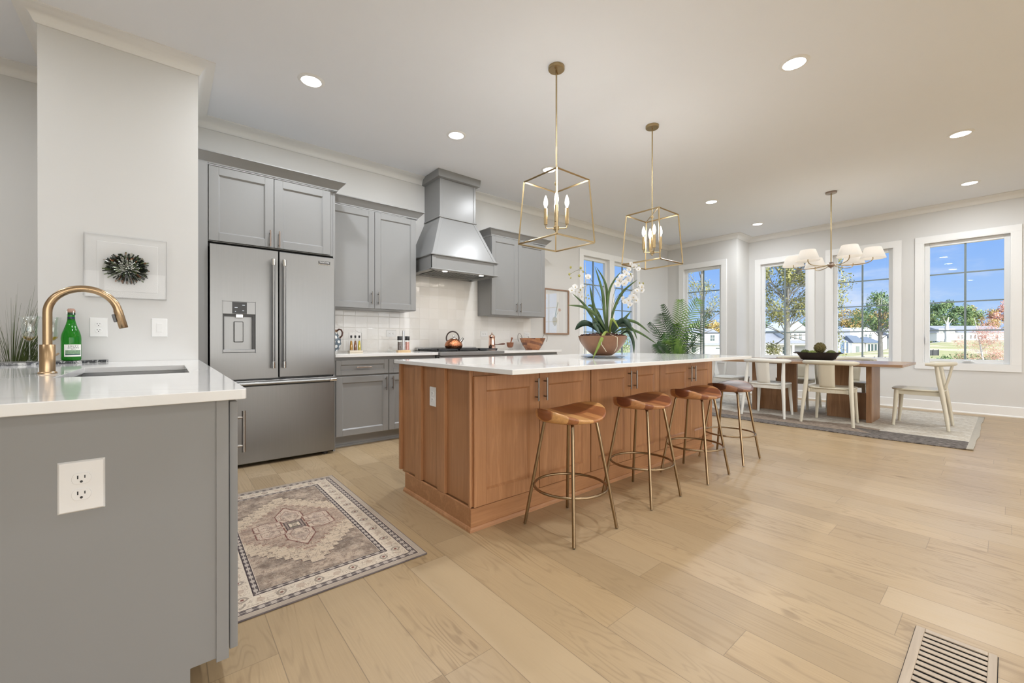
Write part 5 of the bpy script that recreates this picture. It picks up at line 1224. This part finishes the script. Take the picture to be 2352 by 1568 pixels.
for m_, w_, P in LV:
    M = MB(); ribbon(M, [opt(*p) for p in P], sw(w_, .5 if w_ < .02 else .6), .3); M.build('leaf', m_, t, smooth='all', solid=.0008, recalc=False)
stem_m = plain('orchid_stem', (.12, .13, .05), .5, var=.3, scale=40); bud_m = plain('orchid_bud', (.33, .30, .08), .5, var=.3, scale=60); white_p = leaf_mat('orchid_petal', (.66, .65, .64), (.74, .74, .73), .5); thr = plain('orchid_throat', (.50, .36, .08), .5, var=.3, scale=90)
def stemline(P, r_=.0016):
    Q = [opt(*p) for p in P]; R_ = []
    for k in range(17):
        f = k / 16 * (len(Q) - 1); i = min(int(f), len(Q) - 2); u = f - i; p0, p1, p2, p3 = Q[max(i - 1, 0)], Q[i], Q[i + 1], Q[min(i + 2, len(Q) - 1)]
        R_.append(.5 * ((2 * p1) + (p2 - p0) * u + (2 * p0 - 5 * p1 + 4 * p2 - p3) * u * u + (3 * p1 - p0 - 3 * p2 + p3) * u ** 3))
    return MB().tube(R_, r_, 6).build('flower_stem', stem_m, t, smooth=60)
def flower(par, c, sz, aim):
    rn_ = random.Random(int(c.x * 9999) ^ int(c.z * 7777)); n_ = aim.normalized(); u = n_.cross(UP).normalized(); v = u.cross(n_)
    M = MB()
    for k, (an, L, w_) in enumerate(((90, 1.0, .42), (18, 1.05, .62), (162, 1.05, .62), (234, .95, .42), (306, .95, .42))):
        an = math.radians(an + rn_.uniform(-8, 8)); d_ = u * math.cos(an) + v * math.sin(an); s_ = n_.cross(d_); G = []
        for i in range(6):
            f = i / 5; wv = w_ * sz * (math.sin(PI * min(1, f * .92 + .06)) ** .7); q = c + d_ * L * sz * f + n_ * sz * (.18 * f - .35 * f * f) * (1 if k % 2 else .6)
            G.append([q - s_ * wv + n_ * wv * .15, q, q + s_ * wv + n_ * wv * .15])
        M.grid(G)
    M.build('blossom', white_p, par, smooth='all', recalc=False)
    MB().ball(c + n_ * sz * .10 - v * sz * .12, sz * .16, 8).build('throat', thr, par, smooth='all')
rn = random.Random(5)
def spray(P, flowers, buds):
    s_ = stemline(P)
    for (px, py, sz, dep) in flowers:
        aim = -DV + RV * rn.uniform(-.7, .7) + UP * rn.uniform(-.5, .25); flower(s_, opt(px, py, dep), sz * 1.22, aim)
    M = MB()
    for (px, py, dep, r_) in buds: M.ball(opt(px, py, dep), r_, 8, sz=1.3)
    if buds: M.build('buds', bud_m, s_, smooth='all')
spray([(0.039, 1.087, 0), (0.011, 1.336, .02), (-0.068, 1.514, .03), (-0.167, 1.627, .03), (-0.263, 1.592, .03)], [(-0.114, 1.570, .021, .02)], [(-0.256, 1.649, .03, .009), (-0.174, 1.645, .03, .010), (-0.267, 1.592, .03, .009), (-0.188, 1.578, .02, .010), (-0.153, 1.613, .03, .007), (-0.256, 1.563, .03, .006)])
spray([(0.032, 1.087, 0), (-0.018, 1.371, -.02), (-0.096, 1.496, -.04), (-0.185, 1.460, -.05), (-0.231, 1.435, -.05)], [(-0.231, 1.478, .021, -.05), (-0.260, 1.450, .022, -.06), (-0.203, 1.435, .022, -.07), (-0.174, 1.478, .020, -.05), (-0.181, 1.400, .018, -.06), (-0.235, 1.414, .018, -.05)], [(-0.171, 1.407, -.04, .007), (-0.124, 1.414, -.03, .006), (-0.117, 1.386, -.03, .006), (-0.139, 1.393, -.03, .006), (-0.196, 1.450, -.09, .007)])
spray([(0.053, 1.087, .02), (0.053, 1.371, .03), (0.089, 1.531, .03), (0.181, 1.627, .03), (0.277, 1.649, .03)], [(0.224, 1.631, .018, .03), (0.267, 1.656, .020, .03), (0.302, 1.634, .017, .03), (0.188, 1.613, .016, .03), (0.245, 1.681, .015, .04)], [(0.306, 1.666, .03, .006)])
spray([(0.060, 1.087, -.02), (0.068, 1.336, -.04), (0.096, 1.460, -.05), (0.171, 1.549, -.05), (0.235, 1.578, -.05)], [(0.124, 1.531, .024, -.05), (0.160, 1.506, .025, -.07), (0.196, 1.538, .024, -.05), (0.224, 1.570, .021, -.04), (0.146, 1.563, .021, -.04), (0.110, 1.496, .022, -.06), (0.188, 1.585, .019, -.03)], [(0.210, 1.578, -.07, .006)])
spray([(0.060, 1.087, .0), (0.082, 1.336, -.02), (0.146, 1.435, -.04), (0.224, 1.450, -.05), (0.324, 1.506, -.05)], [(0.267, 1.450, .020, -.05), (0.302, 1.478, .022, -.06), (0.245, 1.428, .020, -.04), (0.224, 1.400, .021, -.05), (0.309, 1.450, .018, -.04)], [(0.316, 1.506, -.05, .007), (0.288, 1.510, -.05, .005)])
spray([(0.053, 1.087, .02), (0.096, 1.300, -.0), (0.171, 1.389, -.04), (0.224, 1.371, -.06), (0.260, 1.371, -.06)], [(0.196, 1.371, .022, -.06), (0.231, 1.393, .022, -.07), (0.260, 1.371, .020, -.05), (0.167, 1.357, .019, -.06), (0.210, 1.336, .020, -.05), (0.153, 1.386, .017, -.05)], [(0.196, 1.314, -.05, .006)])
root_m = plain('aerial_root', (.52, .46, .34), .6, var=.2, scale=50)
for P in ([(-0.039, 1.087, -.17), (-0.053, 1.016, -.205), (-0.025, 0.980, -.19), (-0.007, 0.959, -.165)], [(0.025, 1.094, -.16), (0.071, 1.069, -.20), (0.071, 0.998, -.195), (0.060, 0.959, -.16)]):
    MB().tube([opt(*p) for p in P], .0028, 7).build('aerial_root', root_m, t, smooth=60)

# palm in the corner
pmx, pmy = 7.45, 4.02
palm_m = leaf_mat('palm_leaf', (.012, .035, .014), (.05, .12, .03)); palm_l = leaf_mat('palm_leaf_light', (.05, .14, .03), (.20, .34, .06))
t = thing('potted_palm', 'green feather palm on the floor between the kitchen and bay windows', 'plant', (pmx, pmy, 0))
MB().lathe([(.001, 0), (.13, 0), (.135, .01), (.19, .36), (.20, .40), (.185, .40), (.175, .36), (.001, .34)], (pmx, pmy, 0), 32).build('planter', plain('white_planter', (.72, .72, .70), .5), t, smooth=40)
def ppt(a, h, dep=0.0): return Vector((pmx, pmy, h)) + RV * a + DV * dep
def frond(P, L, mat, w_=.0125, n_=27, lean=.55):
    Q = [ppt(*p) for p in P]; R_ = []
    for k in range(n_ + 1):
        f = k / n_ * (len(Q) - 1); i = min(int(f), len(Q) - 2); u = f - i; p0, p1, p2, p3 = Q[max(i - 1, 0)], Q[i], Q[i + 1], Q[min(i + 2, len(Q) - 1)]
        R_.append(.5 * ((2 * p1) + (p2 - p0) * u + (2 * p0 - 5 * p1 + 4 * p2 - p3) * u * u + (3 * p1 - p0 - 3 * p2 + p3) * u ** 3))
    M = MB().tube(R_, [.007 * (1 - .8 * k / n_) for k in range(n_ + 1)], 6)
    for k in range(int(n_ * .28), n_ + 1):
        f = (k / n_ - .28) / .72; tng = (R_[min(k + 1, n_)] - R_[max(k - 1, 0)]).normalized(); sd = tng.cross(DV + RV * .3).normalized()
        ll = L * (.35 + .65 * math.sin(PI * min(1, .12 + f * .85)) ** .8) * (1 if f < .95 else .7)
        for s in (-1, 1):
            d_ = (sd * s + tng * (lean + .5 * f) + DV * .15 * s).normalized(); q = R_[k]; nn = d_.cross(tng).normalized(); G = []
            wd = tng.cross(nn).normalized(); wd = d_.cross(nn).normalized()
            for i in range(4):
                u = i / 3; ww = w_ * (1 - u) ** .6 * (.5 + .5 * min(1, u * 4)); p = q + d_ * ll * u - UP * (ll * .22 * u * u); G.append([p - wd * ww, p + wd * ww])
            M.grid(G)
    M.build('frond', mat, t, recalc=False)
b0 = (-0.039, 0.580)
for P, L, m_ in (([(b0[0], b0[1]), (-0.097, 0.977), (-0.238, 1.349), (-0.345, 1.540)], .24, palm_m), ([b0, (-0.031, 1.060), (0.027, 1.473), (0.052, 1.804)], .22, palm_l), ([b0, (0.043, 1.060), (0.176, 1.515), (0.358, 1.804)], .24, palm_l),
    ([b0, (0.126, 0.977), (0.341, 1.308), (0.622, 1.540)], .20, palm_m), ([b0, (-0.155, 0.894), (-0.345, 1.184), (-0.552, 1.374)], .12, palm_m), ([b0, (-0.180, 0.729), (-0.287, 0.853), (-0.370, 0.977)], .20, palm_m),
    ([b0, (-0.006, 0.894), (0.027, 1.143), (-0.006, 1.349)], .20, palm_m), ([b0, (0.093, 0.812), (0.176, 1.060), (0.209, 1.291)], .18, palm_m), ([b0, (-0.139, 1.060), (-0.180, 1.391), (-0.271, 1.721)], .13, palm_m),
    ([b0, (-0.072, 0.853), (-0.139, 1.019), (-0.238, 1.143)], .2, palm_l), ([b0, (0.151, 0.770), (0.291, 0.936), (0.391, 1.159)], .17, palm_m), ([b0, (-0.056, 0.770), (-0.039, 0.894), (-0.072, 1.043)], .2, palm_l)):
    frond([(p[0], p[1], rn.uniform(-.12, .12)) if i else (p[0], p[1], 0) for i, p in enumerate(P)], L, m_)

# ornamental grass behind the pier, in the next room
gx0, gy0 = -.80, 4.30
t = thing('ornamental_grass', 'tall potted grass behind the marble board at the left edge', 'plant', (gx0, gy0, 0))
MB().lathe([(.001, 0), (.11, 0), (.15, .70), (.135, .70), (.001, .66)], (gx0, gy0, 0), 28).build('planter', MC['white_planter'], t, smooth=40)
M = MB(); rn = random.Random(21)
for k in range(430):
    a = rn.random() * 2 * PI; r0 = rn.random() * .09; sp_ = rn.uniform(.05, .60); h_ = rn.uniform(.35, .80); b_ = Vector((gx0 + math.cos(a) * r0, gy0 + math.sin(a) * r0, .67))
    d_ = Vector((math.cos(a), math.sin(a) * .6, 0)); G = []; w_ = rn.uniform(.0014, .0030); sd = Vector((-d_.y, d_.x, 0)).normalized() * .6 + RV * .7; sd.normalize()
    for i in range(7):
        u = i / 6; p = b_ + d_ * sp_ * u ** 1.7 + UP * h_ * (u - .22 * u * u * (sp_ / .4)); p.x = max(p.x, -1.6); p.y = min(p.y, 4.66); 
        p.y = max(p.y, 3.84); p.x = min(p.x, -.64 - u * .004)
        G.append([p - sd * w_ * (1 - u * .85), p + sd * w_ * (1 - u * .85)])
    M.grid(G)
M.build('blades', leaf_mat('grass_blade', (.03, .05, .02), (.11, .16, .05)), t, recalc=False)

# ------------------------------------------------------------------ outdoors
def sst(v, a, b): u = max(0, min(1, (v - a) / (b - a))); return u * u * (3 - 2 * u)
def gz(x, y): return -.75 - 1.2 * sst(x, 25, 85) + 3.2 * sst(x, 35, 180) * (1 - sst(y, 9, 26)) + .12 * noise.noise((x * .05, y * .05, 0))
def ground_mat():
    m, nt, b, out = new_mat('lawn_and_soil'); o, x, y, z = pos(nt, False)
    n = tnoise(nt, o, .12, 4, .6); n2 = tnoise(nt, o, 1.4, 5, .7)
    c = mixc(nt, n2, (.22, .25, .11), (.42, .40, .22)); c = mixc(nt, n.sst(.46, .60), c, (.50, .44, .33)); c = mixc(nt, n2.sst(.55, .65) * .6, c, (.13, .16, .07))
    nt.links.new(c, b.inputs['Base Color']); setin(b, Roughness=.95, Specular_IOR_Level=.1); return m
M = MB(); xs = [EX + .2 + (k / 46) ** 2 * 290 for k in range(47)]
M.grid([[(x, -140 + 300 * j / 60, gz(x, -140 + 300 * j / 60)) for j in range(61)] for x in xs]); struct('ground', M, ground_mat(), recalc=False, smooth='all')
M = MB(); M.grid([[(x, y, -.75) for y in (-60, SY - .2)] for x in (-60, EX + .2)]); M.grid([[(x, y, -.75) for y in (NY + .2, 160)] for x in (-60, EX + .2)]); struct('ground_yard', M, MC.get('yard') or plain('yard', (.30, .31, .20), .95, var=.2, scale=.5), recalc=False)

roof_g = plain('grey_shingle', (.20, .22, .25), .85, var=.18, scale=3); roof_d = plain('dark_metal_roof', (.11, .14, .18), .5, var=.1)
sid_w = plain('white_siding', (.74, .76, .76), .7, var=.02); sid_b = plain('blue_siding', (.40, .55, .62), .7, var=.03); sid_g = plain('grey_siding', (.50, .54, .56), .7, var=.03)
wing = plain('house_window', (.05, .08, .09), .15); wtrim = plain('house_trim', (.80, .81, .80), .6)
def frame(p, q):
    """local house frame: a runs along the front from p to q, o comes out of the front"""
    P, Q = Vector((p[0], p[1], 0)), Vector((q[0], q[1], 0)); A = (Q - P).normalized(); O = Vector((A.y, -A.x, 0))
    if O.dot(-P) < 0: O = -O
    return lambda a, o, z: P + A * a + O * o + Vector((0, 0, z))
def hbox(name, F, a0, a1, o0, o1, z0, z1, m, par): return MB(None).hexa([F(*q) for q in ((a0, o0, z0), (a1, o0, z0), (a1, o1, z0), (a0, o1, z0))], [F(*q) for q in ((a0, o0, z1), (a1, o0, z1), (a1, o1, z1), (a0, o1, z1))]).build(name, m, par)
def gable(name, F, a0, a1, o0, o1, z0, zr, m, par, along='a', eave=.35, hip=0.0):
    M = MB(); a0, a1, o0, o1 = a0 - eave, a1 + eave, o0 - eave, o1 + eave
    if along == 'a': om = (o0 + o1) / 2; r0, r1 = F(a0 + hip, om, zr), F(a1 - hip, om, zr)
    else: am = (a0 + a1) / 2; r0, r1 = F(am, o0 + hip, zr), F(am, o1 - hip, zr)
    c = [F(a0, o0, z0), F(a1, o0, z0), F(a1, o1, z0), F(a0, o1, z0)]; i = [M.pt(p) for p in c]; r = [M.pt(r0), M.pt(r1)]
    if along == 'a': fs = ((i[0], i[1], r[1], r[0]), (i[2], i[3], r[0], r[1]), (i[1], i[2], r[1]), (i[3], i[0], r[0]))
    else: fs = ((i[1], i[2], r[1], r[0]), (i[3], i[0], r[0], r[1]), (i[0], i[1], r[0]), (i[2], i[3], r[1]))
    M.face(i[::-1]); [M.face(f) for f in fs]; return M.build(name, m, par)
def hwin(F, a, z, w_, h_, o, par, bars=True):
    f = hbox('window', F, a - w_ / 2 - .1, a + w_ / 2 + .1, o, o + .06, z - .1, z + h_ + .1, wtrim, par)
    M = MB()
    for k in (0, 1):
        for l in (0, 1): 
            x0 = a - w_ / 2 + k * w_ / 2 + .03; z0 = z + l * h_ / 2 + .03
            M.hexa([F(*q) for q in ((x0, o + .05, z0), (x0 + w_ / 2 - .06, o + .05, z0), (x0 + w_ / 2 - .06, o + .09, z0), (x0, o + .09, z0))], [F(*q) for q in ((x0, o + .05, z0 + h_ / 2 - .06), (x0 + w_ / 2 - .06, o + .05, z0 + h_ / 2 - .06), (x0 + w_ / 2 - .06, o + .09, z0 + h_ / 2 - .06), (x0, o + .09, z0 + h_ / 2 - .06))])
    M.build('pane', wing, f)
def house(label, p, q): return thing('house', label, 'house', (p[0], p[1], gz(*p) - .3)), frame(p, q)
# white two-storey house seen through the bay window
t, F = house('white two-storey house with dark-framed windows seen through the bay window', (79.6, 44.2), (90.4, 35.3)); L = 14.0
hbox('wall', F, 0, L, -8, 0, -2.2, .15, sid_w, t); hbox('upper_wall', F, .6, L - 4.2, -7, -1.1, .15, 2.55, sid_w, t)
gable('roof', F, -.2, L, -8, .2, .1, 3.6, roof_g, t, hip=4.2); gable('dormer_roof', F, .4, L - 4.0, -6, -.9, 2.5, 3.7, roof_g, t, hip=2)
hbox('upper_wall', F, .9, L - 4.4, -3, .02, .55, 2.45, sid_w, t)
for a_ in (4.3, 8.3): hwin(F, a_, .95, 1.0, 1.25, .03, t)
hwin(F, 4.5, -1.35, .9, 1.1, .0, t); hbox('window', F, 9.0, 10.8, 0, .08, -.62, -.42, wing, t)
# grey house with porch
t, F = house('grey gabled house with white porch seen through the left dining window', (87.6, 31.2), (96.8, 23.4)); L = 12.0
hbox('wall', F, 0, L, -9, -2, -2.2, .55, sid_w, t); gable('roof', F, 0, L, -9, 0, .5, 2.6, roof_g, t)
hbox('upper_wall', F, 6.2, 10.4, -8, -1.2, .5, 3.0, sid_g, t); gable('gable_roof', F, 6.2, 10.4, -8, -1.0, 3.0, 4.9, sid_g, t, 'o')
for a_ in (7.2, 8.2, 9.2): hwin(F, a_, 1.25, .55, 1.2, -1.18, t)
hbox('porch_beam', F, 0, L, -.3, 0, .2, .5, wtrim, t)
for a_ in (.2, 1.5, 3.4, 5.8, 7.0, 11.2): hbox('porch_post', F, a_, a_ + .3, -.3, 0, -2.2, .3, wtrim, t)
for a_ in (1.0, 2.5, 4.7, 6.6): hwin(F, a_, -1.6, .7, 1.4, -1.98, t)
hbox('garage_door', F, 8.0, 10.8, -2, -1.9, -2.2, -.1, plain('garage_grey', (.30, .32, .35), .6), t)
# blue cottage
t, F = house('light blue cottage with grey hip roof seen through the middle dining window', (121.4, 29.1), (130.3, 21.6)); L = 11.6
hbox('wall', F, 0, L, -10, 0, -2.3, .75, sid_b, t); gable('roof', F, 0, 6.6, -10, 0, .7, 4.2, roof_g, t, hip=3.5); gable('roof', F, 3.2, L, -11, -1, .7, 4.0, roof_g, t, hip=3)
gable('metal_roof', F, 6.9, 9.2, -3, 1.5, .55, 2.3, roof_d, t, 'a', hip=.3); hbox('porch_gable', F, 6.7, 9.6, .0, 1.2, -2.3, .5, wtrim, t)
hwin(F, 2.9, -1.5, .8, 1.9, .02, t); hwin(F, .6, -.6, .4, .5, .02, t); hbox('door', F, 7.6, 8.4, 1.2, 1.3, -2.1, -.2, plain('house_door', (.16, .20, .20), .5), t)
hbox('porch_shade_panel', F, 4.3, 6.5, 0, .06, -2.2, .4, plain('porch_shade_blue', (.10, .16, .26), .7), t)  # flat dark panel on the wall; porch shade put into its colour
for a_ in (4.2, 5.6, 6.5): hbox('porch_post', F, a_, a_ + .3, .1, .4, -2.3, .6, wtrim, t)
hbox('sun_room', F, 10.2, L + 2.0, -4, 1.0, -2.0, .5, wtrim, t); gable('metal_roof', F, 9.8, L + 2.2, -4, 1.2, .5, 2.0, roof_d, t, hip=1.8)
for a_ in (10.6, 11.4, 12.2, 12.9): hbox('screen', F, a_, a_ + .5, 1.0, 1.06, -1.6, .2, wing, t)
# tall white houses behind
t, F = house('tall white gabled house standing behind the blue cottage', (158.0, 31.0), (167.0, 23.5)); L = 11.7
hbox('wall', F, 0, L, -10, 0, -2, 2.6, sid_w, t); gable('gable_wall', F, 1.6, L - 1.8, -9, .1, 2.5, 5.1, sid_w, t, 'o', eave=0); gable('roof', F, -5, L - 1.8, -9.5, -1.5, 2.5, 4.7, roof_g, t)
for a_ in (5.2, 6.6): hwin(F, a_, 1.7, .8, 1.3, .12, t)
t, F = house('white house with grey roof at the right edge of the middle dining window', (167.5, 22.4), (174.0, 16.2)); L = 9
hbox('wall', F, 0, L, -8, 0, -2.0, 2.0, sid_w, t); gable('roof', F, 0, L, -8, 0, 1.9, 5.0, roof_g, t)
# long white house on the hill, right window
t, F = house('long pale house on the grassy hill seen through the right dining window', (186.6, 14.4), (203.0, -1.2)); L = 22.6
hbox('wall', F, 0, L, -10, 0, .9, 3.7, sid_w, t); hbox('upper_wall', F, .4, 5.2, -8, .2, 3.6, 4.8, sid_w, t); gable('roof', F, 0, L, -10, 0, 3.6, 5.9, roof_g, t, hip=2); gable('roof', F, .4, 6.0, -8, .4, 4.4, 5.6, roof_g, t, hip=.5)
for a_ in (6.3, 7.4, 9.9, 11.2, 13.2, 14.2, 17.6, 20.2): hwin(F, a_, 1.7, .55, 1.1, .02, t)
hwin(F, 2.0, 3.6, .9, .9, .22, t)

# trees
bark_l = plain('pale_bark', (.17, .17, .16), .9, var=.3, scale=6, bmp=.3); bark_w = plain('white_bark', (.48, .48, .46), .8, var=.2, scale=5)
def leafy(name, a, b_): 
    m, nt, b, out = new_mat(name); n_ = nt.nodes.new('ShaderNodeNewGeometry'); r_ = V(nt, n_.outputs['Random Per Island'])
    nt.links.new(mixc(nt, r_, a, b_), b.inputs['Base Color']); setin(b, Roughness=.8, Specular_IOR_Level=.15); return m
fol = {'yg': leafy('yellow_green_leaves', (.13, .15, .055), (.31, .30, .14)), 'gr': leafy('green_leaves', (.10, .17, .07), (.26, .32, .14)), 'dk': leafy('dark_green_leaves', (.06, .12, .06), (.17, .24, .11)),
       'br': leafy('autumn_leaves', (.28, .22, .08), (.46, .34, .14)), 'rd': leafy('red_buds', (.50, .24, .20), (.62, .40, .33))}
def foliage(M, c, r, n_, s0, rn, shell=.35, sz=1.0):
    c = Vector(c)
    for k in range(n_):
        v = Vector((rn.gauss(0, 1), rn.gauss(0, 1), rn.gauss(0, 1))).normalized(); rad = r * (shell + (1 - shell) * rn.random()) ; p = c + Vector((v.x, v.y, v.z * sz)) * rad
        u = Vector((rn.gauss(0, 1), rn.gauss(0, 1), rn.gauss(0, 1))).normalized(); w_ = u.cross(v).normalized(); s = s0 * rn.uniform(.6, 1.3)
        i = [M.pt(p - u * s), M.pt(p + w_ * s * .6), M.pt(p + u * s), M.pt(p - w_ * s * .6)]; M.face(i)
def tree(label, x, y, h_, trunk_r, clumps, key, leaf, per, group=None, bark=None, seed=1, branches=True, lean=(0, 0), name='tree'):
    rn = random.Random(seed); z0 = gz(x, y) - .1; t = thing(name, label, 'tree', (x, y, z0), group=group)
    top = Vector((x + lean[0], y + lean[1], z0 + h_)); b0_ = Vector((x, y, z0)); M = MB()
    M.tube([b0_.lerp(top, f) + Vector((.12 * math.sin(f * 7 + seed), .12 * math.cos(f * 5 + seed), 0)) * trunk_r * 4 * f for f in (0, .15, .35, .6, .8, 1)], [trunk_r * 1.25, trunk_r, trunk_r * .9, trunk_r * .7, trunk_r * .45, trunk_r * .15], 8)
    if branches:
        for (dx, dy, dz, r_) in clumps:
            e_ = Vector((x + dx, y + dy, z0 + dz)); f = max(.25, min(.9, (dz - r_) / h_ * .8)); s_ = b0_.lerp(top, f); mdl = s_.lerp(e_, .5) + Vector((0, 0, .12 * r_))
            M.tube([s_, mdl, e_], [trunk_r * .24, trunk_r * .14, trunk_r * .05], 5)
            for q in range(3): M.tube([mdl, e_ + Vector((rn.uniform(-1, 1), rn.uniform(-1, 1), rn.uniform(-.4, 1))) * r_ * .8], [trunk_r * .08, trunk_r * .02], 4)
    M.build('trunk', bark or bark_l, t, smooth=60)
    M = MB()
    for (dx, dy, dz, r_) in clumps: foliage(M, (x + dx, y + dy, z0 + dz), r_, per, leaf, rn)
    M.build('foliage', fol[key], t, recalc=False)
def clumps(n_, R, z0, z1, r0, r1, seed):
    rn = random.Random(seed); return [(rn.uniform(-R, R), rn.uniform(-R, R), rn.uniform(z0, z1), rn.uniform(r0, r1)) for _ in range(n_)]
tree('big yellow-green tree with pale trunk filling the left dining window', 27.6, 8.2, 9.0, .16, clumps(40, 2.2, 1.3, 8.2, .5, .95, 3), 'yg', .06, 400, seed=3)
tree('tall pale-trunked tree seen through the bay window', 25.8, 12.3, 9.5, .15, clumps(13, 1.4, 3.0, 8.0, .35, .7, 8) + [(1.3, -1.2, 4.2, .7), (1.0, -1.1, 2.9, .7)], 'yg', .05, 190, seed=8)
tree('thin green tree low in the right kitchen window', 25.8, 18.3, 3.3, .08, clumps(7, 1.2, .7, 2.6, .5, .8, 5), 'gr', .05, 320, seed=5)
tree('bare thin-branched tree high in the left kitchen window', 26.8, 22.6, 8.5, .10, clumps(8, 1.9, 4.0, 8.0, .5, .9, 6), 'br', .03, 60, seed=6)
tree('pale spreading tree in front of the white houses, middle dining window', 59.6, 8.9, 6.5, .22, clumps(17, 2.7, 4.0, 7.2, .8, 1.3, 9), 'dk', .10, 230, seed=9)
tree('white-trunked tree by the long pale house, right dining window', 145.0, 9.4, 6.0, .5, [(-1, 1, 6.5, 1.6), (1, -1.2, 6.2, 1.4)], 'dk', .25, 120, seed=10, bark=bark_w)
for k, (x, y, sd_, ln) in enumerate(((33.4, .7, 12, (.5, .5)), (33.9, .1, 14, (-.2, -.5)))):
    tree(('red-budded tree with white stems at the right side of the right dining window', 'smaller red-budded tree behind it, at the edge of the right dining window')[k], x, y, 3.3, .040, clumps(16, 1.15, .8, 3.2, .35, .65, sd_), 'rd', .020, 380, seed=sd_, bark=bark_w, lean=ln)
far = [(174, 39.5, 'dk', 13), (178, 34.5, 'br', 13.5), (182, 31, 'gr', 13), (186, 27.5, 'br', 13.5), (190, 23.5, 'dk', 14.5), (228, 19, 'gr', 14), (230, 16.5, 'dk', 16), (234, 13.5, 'dk', 17), (238, 10.5, 'gr', 14), (242, 6.5, 'br', 13.5), (246, 2.5, 'rd', 15), (249, -1.5, 'br', 15),
       (132, 46, 'dk', 10), (138, 41, 'gr', 9), (143, 37, 'dk', 8.5), (124, 55, 'br', 9), (118, 59, 'gr', 9), (113, 64, 'dk', 9)]
for k, (x, y, key, h_) in enumerate(far):
    r_ = 2.6 if k < 5 or k > 11 else 3.4
    tree({'br': 'autumn-brown tree in the distant row behind the houses', 'dk': 'dark green tree in the distant row behind the houses', 'gr': 'mid-green tree in the distant row behind the houses', 'rd': 'reddish tree in the distant row behind the houses'}[key],
         x, y, h_ * .85, .3, clumps(15, r_, 2.0, h_ - 1.0, 1.6, 2.6, 30 + k), key, .30, 260, group={'br': 'autumn-brown distant trees', 'dk': 'dark green distant trees', 'gr': 'mid-green distant trees', 'rd': 'reddish distant trees'}[key], seed=30 + k, branches=False)
# low planting, fences
def shrub(label, x, y, r_, key, n_=260, s=.07, group=None):
    M = MB(); rn = random.Random(int(x * 7 + y)); foliage(M, (x, y, gz(x, y) + r_ * .45), r_, n_, s, rn, .3, .6); tag(M.build('shrub', fol[key], recalc=False), label, 'shrub', group)
for k in range(9):
    shrub('low green shrub in the planting on the lawn, right dining window', 50 + k * 3.1, 4.6 - (k % 4) * .9 - k * .12, .9, 'dk' if k % 2 else 'gr', 120, .10, 'low shrubs planted on the lawn')
def fence(label, p, q, h_, m):
    t = thing('fence', label, 'fence', (p[0], p[1], gz(*p))); F = frame(p, q); L = (Vector(p) - Vector(q)).length
    z0, z1 = gz(*p), gz(*q); MB().hexa([F(0, 0, z0 - .1), F(L, 0, z1 - .1), F(L, .05, z1 - .1), F(0, .05, z0 - .1)], [F(0, 0, z0 + h_), F(L, 0, z1 + h_), F(L, .05, z1 + h_), F(0, .05, z0 + h_)]).build('panel', m, t)
    n_ = max(2, int(L / 1.2)); 
    for k in range(n_ + 1): hbox('post', F, L * k / n_ - .04, L * k / n_ + .04, .05, .12, min(z0, z1) - .2, z0 + (z1 - z0) * k / n_ + h_ + .1, m, t)
silt = plain('black_fence_fabric', (.05, .055, .06), .8, var=.2)
fence('dark sloping fence below the houses, middle dining window', (51.9, 9.0), (53.0, 7.6), .55, silt)
fence('short dark fence at the left edge of the right dining window', (85.0, 7.5), (85.8, 6.5), .8, silt)
